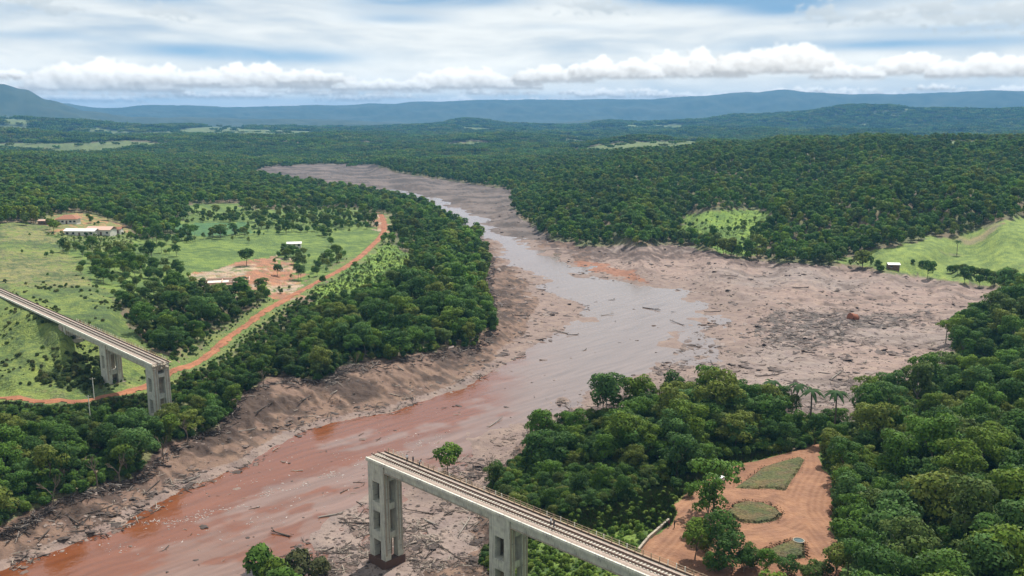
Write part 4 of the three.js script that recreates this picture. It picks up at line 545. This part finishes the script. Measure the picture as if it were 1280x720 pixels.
for (const [px, py] of [[113, 524], [118, 500]]) { const [X, Y, Z] = groundAt(px, py), g = thing('utility_pole', py > 510 ? 'pale utility pole in the scrub below the dirt road' : 'pale utility pole beside the dirt road near the viaduct pier', 'pole', [X, Y, Z], .4); mesh('shaft', bar([0, -.5, 0], [0, 7.5, 0], .15, .10, 8), concPale, g); mesh('crossarm', box(1.6, .12, .12, 0, 7.1, 0), concBrown, g); for (const x of [-.7, 0, .7]) mesh('insulator', bar([x, 7.16, 0], [x, 7.4, 0], .05, .04, 6), concPale, g); }

// ------------------------------------------------------------------ car
{ const [X, Y, Z] = groundAt(900, 603), g = thing('parked_car', 'white car parked on the dirt track under the trees', 'car', [X, Y + .33, Z], .95), white = new THREE.MeshPhysicalMaterial({ color: C(.75, .75, .74), roughness: .35, clearcoat: .6 }), rub = new THREE.MeshStandardMaterial({ color: C(.02, .02, .02), roughness: .9 }), rim = new THREE.MeshStandardMaterial({ color: C(.45, .45, .46), roughness: .4, metalness: .7 }), lamp = new THREE.MeshStandardMaterial({ color: C(.7, .7, .65), roughness: .2 }), red = new THREE.MeshStandardMaterial({ color: C(.35, .02, .02), roughness: .3 });
  const ex = (pts, w, bev) => { const s = new THREE.Shape(); pts.forEach(([x, y], i) => (i ? s.lineTo(x, y) : s.moveTo(x, y))); s.closePath(); const e = new THREE.ExtrudeGeometry(s, { depth: w - 2 * bev, bevelEnabled: true, bevelThickness: bev, bevelSize: bev, bevelSegments: 2 }); e.translate(0, 0, -w / 2 + bev); return e; };
  mesh('body', ex([[-2.0, .35], [2.0, .35], [2.05, .62], [1.85, .82], [.95, .95], [.35, 1.38], [-1.35, 1.4], [-1.95, .95], [-2.05, .6]], 1.68, .07), white, g);
  mesh('windscreen', ex([[.95, .97], [.41, 1.34], [.44, 1.37], [1.0, .99]], 1.36, .01), pane, g); mesh('rear_window', ex([[-1.93, 1.0], [-1.42, 1.36], [-1.46, 1.38], [-1.99, 1.0]], 1.36, .01), pane, g);
  for (const s of [1, -1]) { const w = ex([[.78, 1.0], [.3, 1.32], [-1.25, 1.33], [-1.6, 1.0]], .03, .01); w.translate(0, 0, s * .85); mesh('side_window', w, pane, g); mesh('headlight', box(.1, .16, .36, 2.06, .7, s * .55), lamp, g); mesh('tail_light', box(.08, .22, .2, -2.08, .82, s * .62), red, g);
    for (const x of [-1.25, 1.3]) { const t = new THREE.CylinderGeometry(.33, .33, .22, 18); t.rotateX(Math.PI / 2); t.translate(x, .33, s * .78); const q = mesh('wheel', t, rub, g); const rg = new THREE.CylinderGeometry(.19, .19, .03, 14); rg.rotateX(Math.PI / 2); rg.translate(x, .33, s * .9); mesh('rim', rg, rim, q); } } g.position.y = Y + .26; }

// ------------------------------------------------------------------ people
function person(label, X, Y, Z, turn, top, legs, pose) {
  const B = []; const cap = (a, b, r0, r1) => B.push([a, b, r0, r1]), st = pose === 'stride' ? .22 : .04, lean = pose === 'bend' ? .35 : 0;
  const hip = [0, .92, 0], neck = [lean, 1.44 - lean * .25, 0];
  cap(hip, neck, .15, .17); cap([lean * .95, 1.38 - lean * .2, -.17], [lean * .95, 1.38 - lean * .2, .17], .085, .085); cap(neck, [lean * 1.15, 1.56 - lean * .2, 0], .06, .06); cap([lean * 1.25 + .01, 1.62 - lean * .2, 0], [lean * 1.25 + .02, 1.69 - lean * .2, 0], .095, .10); cap([lean * 1.25 + .1, 1.63 - lean * .2, 0], [lean * 1.25 + .125, 1.62 - lean * .2, 0], .02, .018);
  for (const s of [1, -1]) { const k = [s * st * .6 + .03, .5, s * .1], f = [s * st, .08, s * .11]; cap([0, .9, s * .09], k, .095, .07); cap(k, f, .065, .045); cap(f, [f[0] + .16, .045, f[2] + s * .02], .045, .035);
    const sh = [lean * .95, 1.38 - lean * .2, s * .2], el = [lean + (pose === 'point' && s > 0 ? .26 : -.02), pose === 'point' && s > 0 ? 1.3 : 1.1, s * .26], ha = [lean + (pose === 'point' && s > 0 ? .5 : .1), pose === 'point' && s > 0 ? 1.38 : .86, s * .24]; cap(sh, el, .06, .048); cap(el, ha, .045, .034); for (let q = 0; q < 4; q++) cap([ha[0] + .015, ha[1] - .02, ha[2] + (q - 1.5) * .02], [ha[0] + .03, ha[1] - .11 + Math.abs(q - 1.5) * .01, ha[2] + (q - 1.5) * .022], .013, .01); cap(ha, [ha[0] + .06, ha[1] - .04, ha[2]], .015, .011); }
  const res = 56, mc = new MarchingCubes(res, new THREE.MeshStandardMaterial(), false, false, 60000), size = .95; mc.isolation = 0;
  for (let z = 0; z < res; z++) for (let y = 0; y < res; y++) for (let x = 0; x < res; x++) { const p = [((x - res / 2) / (res / 2)) * size, ((y - res / 2) / (res / 2)) * size + .9, ((z - res / 2) / (res / 2)) * size]; let d = 9; for (const [a, b, r0, r1] of B) { const ab = [b[0] - a[0], b[1] - a[1], b[2] - a[2]], ap = [p[0] - a[0], p[1] - a[1], p[2] - a[2]], t = clamp((ap[0] * ab[0] + ap[1] * ab[1] + ap[2] * ab[2]) / (ab[0] ** 2 + ab[1] ** 2 + ab[2] ** 2 + 1e-9)), q = Math.hypot(ap[0] - ab[0] * t, ap[1] - ab[1] * t, ap[2] - ab[2] * t) - mix(r0, r1, t), h = Math.max(0, .035 - Math.abs(d - q)) / .035; d = Math.min(d, q) - h * h * .035 * .25; } mc.field[z * res * res + y * res + x] = -d; }
  mc.update(); const n = mc.count, P = new Float32Array(n * 3), N = new Float32Array(n * 3), K = new Float32Array(n * 3);
  for (let i = 0; i < n; i++) { const x = mc.positionArray[i * 3] * size, y = mc.positionArray[i * 3 + 1] * size + .9, z = mc.positionArray[i * 3 + 2] * size; P.set([x, y, z], i * 3); N.set([mc.normalArray[i * 3], mc.normalArray[i * 3 + 1], mc.normalArray[i * 3 + 2]], i * 3); const head = y > 1.52 - lean * .3, arm = Math.abs(z) > .235 && y < 1.12 && y > .7; K.set(head ? (y > 1.71 - lean * .25 || (x - lean * 1.25 < -.03) ? [.02, .015, .012] : [.38, .22, .15]) : arm ? [.38, .22, .15] : y < .09 ? [.03, .025, .02] : y < .95 ? legs : top, i * 3); }
  const g = new THREE.BufferGeometry(); g.setAttribute('position', new THREE.BufferAttribute(P, 3)); g.setAttribute('normal', new THREE.BufferAttribute(N, 3)); g.setAttribute('color', new THREE.BufferAttribute(K, 3));
  const m = mesh('person', g, new THREE.MeshStandardMaterial({ vertexColors: true, roughness: .85 }), scene, true); m.position.set(X, Y, Z); m.rotation.y = turn; return tag(m, label, 'person');
}
const onDeck = (t, z) => [-30.7 + Math.cos(thR) * t + Math.sin(thR) * z, TOPH + .3, -188.6 - Math.sin(thR) * t + Math.cos(thR) * z];
person('person in white top and dark trousers near the torn end of the deck', ...onDeck(8.6, -2.0), 1.9, [.7, .7, .7], [.03, .03, .05], 'stand');
person('person in dark clothes on the deck between two others', ...onDeck(10.6, -2.05), 2.6, [.03, .03, .04], [.04, .04, .06], 'point');
person('person in grey top and black trousers bending over on the deck', ...onDeck(12.6, -2.1), .4, [.35, .34, .33], [.02, .02, .02], 'bend');
person('person in white top walking along the rails past the second pier', ...onDeck(52, -.2), 2.5, [.72, .71, .7], [.05, .05, .07], 'stride');
person('person in dark top walking behind the one in white on the rails', ...onDeck(53.2, .35), 2.5, [.05, .05, .06], [.08, .08, .1], 'stride');
{ const a = groundAt(836, 660), b = groundAt(843, 661), l = .25; person('person in dark red top standing at the corner of the dirt clearing', a[0], a[1] + l, a[2], .6, [.12, .04, .04], [.03, .03, .04], 'stand'); person('person in black standing beside another at the corner of the dirt clearing', b[0], b[1] + l, b[2], 2.4, [.03, .03, .03], [.04, .04, .05], 'stand'); }


// ------------------------------------------------------------------ debris on the mud
{
  const r = rng(606), lump = (s) => { const g = new THREE.IcosahedronGeometry(1, 1), q = rng(s), p = g.attributes.position, m = new Map(); for (let i = 0; i < p.count; i++) { const k = [p.getX(i), p.getY(i), p.getZ(i)].map((v) => v.toFixed(3)).join(); if (!m.has(k)) m.set(k, .6 + .6 * q()); const f = m.get(k); p.setXYZ(i, p.getX(i) * f, p.getY(i) * f * .55, p.getZ(i) * f); } g.deleteAttribute('uv'); g.computeVertexNormals(); return g; };
  const lumpMat = new THREE.MeshStandardMaterial({ roughness: .85 });
  const add = (name, label, geo, n, place, scale, tone) => { const im = new THREE.InstancedMesh(geo, lumpMat, n), o = new THREE.Object3D(); let k = 0, tries = 0; while (k < n && tries++ < n * 40) { const [X, Z] = place(); const Y = height(X, Z); if (zone(X, Y, Z) !== 'mud') continue; const wd = waterDist(X, Z); if (wd < -3 && r() > .03) continue; if (X < 0 && Z > -420 && wd > 8 && Y > 1.5 && r() > .35) continue; o.position.set(X, Math.max(Y, -.05), Z); o.rotation.set((r() - .5) * .5, r() * 6.28, (r() - .5) * .5); scale(o.scale, r); o.updateMatrix(); im.setMatrixAt(k, o.matrix); im.setColorAt(k, C(...tone(X, Z, wd))); k++; } im.count = k; im.name = name; im.castShadow = im.receiveShadow = true; scene.add(im); tag(im, label, 'debris', null, 'stuff'); };
  const placeNear = () => { const v = 40 + 640 * r() ** .8, R = F * HCAM / v, a = (r() - .5) * 1.1; return [Math.sin(a) * R, -Math.cos(a) * R]; };
  const clumped = () => { for (;;) { const p = placeNear(); if (fbm(p[0] / 18, p[1] / 18, 3) + .3 * r() > .15) return p; } };
  const tone = () => { const k = r(); return k < .35 ? [.06, .042, .034] : k < .7 ? [.14, .10, .08] : [.24, .18, .15]; };
  add('mud_clods', 'countless clods and lumps of drying mud strewn over the flat', lump(1), 8000, placeNear, (s) => { const k = .10 + .34 * r() ** 3; s.set(k * (1 + r()), k, k * (1 + r())); }, tone);
  add('mud_boulders', 'clustered dark lumps of earth and wreckage left by the flood', lump(2), 2800, clumped, (s) => { const k = .2 + .75 * r() ** 4; s.set(k * (1 + 1.6 * r()), k * .7, k * (1 + .6 * r())); }, () => { const k = r(); return k < .6 ? [.06, .042, .034] : [.14, .095, .075]; });
  const rightFlat = () => { for (;;) { const v = 70 + 260 * r(), R = F * HCAM / v, a = -.15 + .75 * r(), X = Math.sin(a) * R, Z = -Math.cos(a) * R; if (fbm(X / 30, Z / 16, 3) + .35 * r() > .2) return [X, Z]; } };
  add('mud_ridges', 'low ridges and slabs of churned mud across the flat', lump(4), 900, rightFlat, (s) => { const k = .5 + 1.1 * r() ** 2; s.set(k * (1.2 + 1.6 * r()), k * .55, k); }, () => { const k = r(); return k < .4 ? [.085, .06, .05] : k < .75 ? [.15, .108, .09] : [.23, .175, .15]; });
  const twig = mergeGeometries([bar([-1, .05, 0], [1, .18, .1], .10, .04, 5), bar([.1, .1, 0], [.8, .35, .5], .05, .02, 4), bar([-.3, .1, 0], [.2, .3, -.5], .05, .02, 4)]); twig.deleteAttribute('uv');
  add('drift_branches', 'broken branches and sticks scattered over the mud', twig, 4200, clumped, (s) => { const k = .5 + 1.2 * r() ** 2; s.set(k * 1.3, k, k); }, () => (r() < .35 ? [.30, .25, .20] : [.07, .052, .04]));
  const inDark = () => { const p = groundAt(940 + 240 * r(), 384 + 54 * r()); return inside(darkMud, ...proj(...p)) || r() < .12 ? [p[0], p[2]] : [9e4, 9e4]; };
  add('debris_mound', 'tangled grey mound of branches and wreckage on the mud flat', twig, 800, inDark, (s) => { const k = .4 + 1.1 * r(); s.set(k * 1.3, k * 1.2, k); }, () => (r() < .3 ? [.20, .155, .13] : r() < .6 ? [.11, .08, .065] : [.06, .045, .037]));
  const rootsAt = () => { const i = Math.floor(r() * 19), [ax, ay] = MUD[i + 1], [bx, by] = MUD[i + 2], t = r(), p = groundAt(mix(ax, bx, t) + (r() - .3) * 14, mix(ay, by, t) + 2 + 15 * r() * r()); return [p[0], p[2]]; };
  add('torn_roots', 'torn roots and snapped branches along the top of the cut bank', twig, 1500, rootsAt, (s) => { const k = .5 + 1.1 * r(); s.set(k * 1.3, k * 1.7, k); }, () => (r() < .3 ? [.24, .20, .17] : [.055, .04, .032]));
  { const fg = new THREE.CylinderGeometry(1, 1.1, .16, 7); fg.deleteAttribute('uv'); const n = 1100, im = new THREE.InstancedMesh(fg, new THREE.MeshStandardMaterial({ roughness: .8 }), n), o = new THREE.Object3D(); let k = 0; const line = [[0, 664], [120, 660], [250, 648], [330, 618], [400, 598], [470, 578], [560, 540]]; for (let q = 0; q < 20000 && k < n; q++) { const i = Math.floor(r() * 6), t = r(), w = r() < .45 ? 10 : 90, px = mix(line[i][0], line[i + 1][0], t) + (r() - .5) * w, py = mix(line[i][1], line[i + 1][1], t) + (r() - .5) * w * .8, [X, Z] = unproj(px, py, 0); if (waterDist(X, Z) > -1 || fbm(X / 7, Z / 7, 2) < .1) continue; o.position.set(X, .01, Z); o.rotation.y = r() * 6.28; const s = .05 + .13 * r() ** 3; o.scale.set(s * (1 + 1.5 * r()), .5, s); o.updateMatrix(); im.setMatrixAt(k, o.matrix); const c = .2 + .25 * r(); im.setColorAt(k, C(c, c * .86, c * .78)); k++; } im.count = k; im.name = 'foam_flecks'; im.castShadow = im.receiveShadow = true; scene.add(im); tag(im, 'pale foam flecks and litter drifting in lines on the red river', 'foam', null, 'stuff'); }
  const LOGS = [[540, 655], [520, 640], [600, 470], [700, 415], [715, 420], [650, 395], [240, 600], [120, 640], [60, 665], [800, 500], [960, 470], [890, 455], [1045, 470], [1000, 480], [890, 390], [760, 395], [845, 405], [815, 388], [1150, 390], [440, 660], [455, 655], [415, 645], [350, 670], [700, 660], [620, 530], [590, 520], [760, 470], [480, 660], [530, 700], [560, 690], [580, 660], [330, 510], [380, 500], [420, 490], [190, 610], [90, 650], [300, 540], [940, 350], [1000, 360], [1080, 365], [1130, 375], [910, 345], [980, 380]];
  const dark = new THREE.MeshStandardMaterial({ color: C(.075, .055, .042), roughness: .9 }), grey = new THREE.MeshStandardMaterial({ color: C(.26, .225, .19), roughness: .9 });
  LOGS.forEach(([px, py], i) => { const [X, Y, Z] = groundAt(px, py); if (Y < -.6) return; const m = i % 3 ? dark : grey, g = thing('driftwood_log', m === dark ? 'dark fallen tree trunk stranded on the river mud' : 'pale bare tree trunk stranded on the river mud', 'log', [X, Math.max(Y, 0) + .2, Z], r() * 6.28, m === dark ? 'dark stranded trunks' : 'pale stranded trunks'), l = 2.5 + 3.2 * r(), k = .16 + .14 * r(); mesh('trunk', bar([-l, -.05, 0], [l, .25, 0], k, k * .6, 7), m, g); for (let q = 0; q < 3; q++) { const x = l * (.2 + .6 * r()); mesh('branch', bar([x, .15, 0], [x + .8 + r(), .6 + r() * .9, (r() - .5) * 2.4], k * .4, k * .15, 5), m, g); } const roots = []; for (let q = 0; q < 5; q++) roots.push(bar([-l + .1, 0, 0], [-l - .5 - .4 * r(), (r() - .3) * .9, (r() - .5) * 1.5], k * .5, k * .15, 4)); mesh('root_plate', mergeGeometries(roots), m, g); });
  const [X, Y, Z] = groundAt(1066, 399), g = thing('red_wreck', 'rust-red crumpled tank lying in the dark debris on the mud', 'wreckage', [X, Y + .8, Z], .5), t = new THREE.CylinderGeometry(1.9, 2.1, 4.6, 20, 6); { const p = t.attributes.position; for (let i = 0; i < p.count; i++) { const f = 1 + .13 * noise(p.getX(i) * .9 + p.getY(i), p.getZ(i) * .9); p.setXYZ(i, p.getX(i) * f, p.getY(i), p.getZ(i) * f); } t.computeVertexNormals(); t.rotateZ(1.25); } mesh('shell', t, new THREE.MeshStandardMaterial({ color: C(.26, .085, .04), roughness: .8 }), g); const ring = new THREE.TorusGeometry(2.1, .12, 6, 20); ring.rotateX(Math.PI / 2); ring.rotateZ(1.25); ring.translate(1.9, -.6, 0); mesh('rim', ring, rust, g);
}
// ------------------------------------------------------------------ grass tufts
{
  const r = rng(808), P = [], N = []; for (let i = 0; i < 9; i++) { const a = r() * 6.28, l = .25 + .5 * r(), h = .45 + .5 * r(), w = .12; const x = Math.cos(a), z = Math.sin(a); P.push(-z * w, 0, x * w, z * w, 0, -x * w, x * l, h, z * l); for (let k = 0; k < 3; k++) N.push(x * .3, .9, z * .3); }
  const g = new THREE.BufferGeometry(); g.setAttribute('position', new THREE.Float32BufferAttribute(P, 3)); g.setAttribute('normal', new THREE.Float32BufferAttribute(N, 3)); withColour(g, [1, 1, 1]);
  const list = [], o = new THREE.Object3D(), cols = []; let tries = 0;
  while (list.length < 34000 && tries++ < 400000) { const v = 90 + 500 * r(), R = F * HCAM / v, a = (r() - .5) * 1.1, X = Math.sin(a) * R, Z = -Math.cos(a) * R, Y = height(X, Z), zn = zone(X, Y, Z); if (!['scrub', 'verge', 'clearing', 'garden', 'patch'].includes(zn)) continue; if (inside(YARD, X, Z) || roadNear(X, Z) < 3.6) continue; o.position.set(X, Y - .05, Z); o.rotation.y = r() * 6.28; const s = (.35 + .7 * r() ** 2) * (zn === 'scrub' || zn === 'clearing' ? 1.5 : 1) * (R > 330 ? 1.35 : 1); o.scale.set(s * 1.3, s, s * 1.3); o.updateMatrix(); list.push(o.matrix.clone()); const k = .75 + .5 * r(), y = r(); cols.push(y < .3 ? [.30 * k, .28 * k, .09 * k] : zn === 'clearing' || zn === 'verge' ? [.21 * k, .34 * k, .05 * k] : [.22 * k, .29 * k, .07 * k]); }
  for (const isle of [ISLE1, ISLE2, ISLE3]) { const b = boxOf(isle); for (let q = 0; q < 1400; q++) { const X = mix(b[0] - .6, b[2] + .6, r()), Z = mix(b[1] - .6, b[3] + .6, r()); if (!inside(isle, X + noise(X, Z), Z)) continue; o.position.set(X, height(X, Z) + .6, Z); o.rotation.y = r() * 6.28; const s = .12 + .2 * r(); o.scale.set(s * 2, s, s * 2); o.updateMatrix(); list.push(o.matrix.clone()); const k = .8 + .5 * r(); cols.push(r() < .5 ? [.21 * k, .17 * k, .07 * k] : [.16 * k, .18 * k, .055 * k]); } }
  const im = new THREE.InstancedMesh(g, leafAll, list.length); list.forEach((m, i) => { im.setMatrixAt(i, m); im.setColorAt(i, C(...cols[i])); }); im.name = 'grass_tufts'; im.castShadow = im.receiveShadow = true; scene.add(im); tag(im, 'rough tufted grass on the verges, garden and clearing', 'grass', null, 'stuff');
}
{ // undergrowth between the near trees and scrub on the slopes
  const r = rng(909), under = [], scrub = []; let tries = 0;
  while (tries++ < 34000) { const v = 230 + 420 * r(), R = F * HCAM / v, a = (r() - .5) * 1.1, X = Math.sin(a) * R, Z = -Math.cos(a) * R, Y = height(X, Z), zn = zone(X, Y, Z), k = Math.floor(r() * 997), q = r(), t = { X, Y, Z, k, tint: r(), turn: r() * 6.28, rad: R }; if (roadNear(X, Z) < 3.5 || deckClear[0](X, Z) < 3.5 || inside(YARD, X, Z)) continue; if (zn === 'wood') { t.sc = .45 + .55 * q; under.push(t); } else if (zn === 'slope') { const pp = proj(X, Y, Z), by = inside([[82, 440], [130, 450], [168, 484], [100, 494], [45, 478]], pp[0], pp[1]); if (by || fbm(X / 17, Z / 17, 3) + .25 * q > .3) { t.sc = by ? .3 + .5 * q : .14 + .36 * q * q; t.Y -= .15; scrub.push(t); } } else if (zn === 'scrub') { t.sc = .3 + .4 * q; under.push(t); } const dr = roadNear(X, Z); if (dr < 22) t.sc = Math.min(t.sc ?? 1, (.2 * Math.max(0, dr - 2.5) + .25) / 3.2); }
  const weeds = []; for (let q = 0; q < 9000 && weeds.length < 900; q++) { const [X, Y, Z] = groundAt(640 + r() * 215, 612 + r() * 115); if (zone(X, Y, Z) !== 'clearing' || inside(YARD, X, Z)) continue; weeds.push({ X, Y, Z, k: q % 997, tint: r(), turn: r() * 6.28, sc: .12 + .3 * r() ** 2 }); }
  const bushG = joined(lowBush, [1.6, 1.1, 2.2]);
  forest('verge_weeds', 'rank bright weeds covering the verge under the viaduct deck', weeds, [bushG], (t) => t.sc, -.1, [[.17, .27, .04], [.21, .29, .055], [.12, .21, .035]]); forest('undergrowth', 'low leafy undergrowth between the trunks of the near woods', under.slice(0, 9000), [bushG], (t) => t.sc); forest('slope_scrub', 'scattered low weeds and scrub on the grassy slope', scrub.slice(0, 3600), [bushG], (t) => t.sc, -.1, [[.10, .15, .035], [.13, .165, .045], [.07, .11, .028], [.15, .165, .055]]);
}

renderer.render(scene, camera);
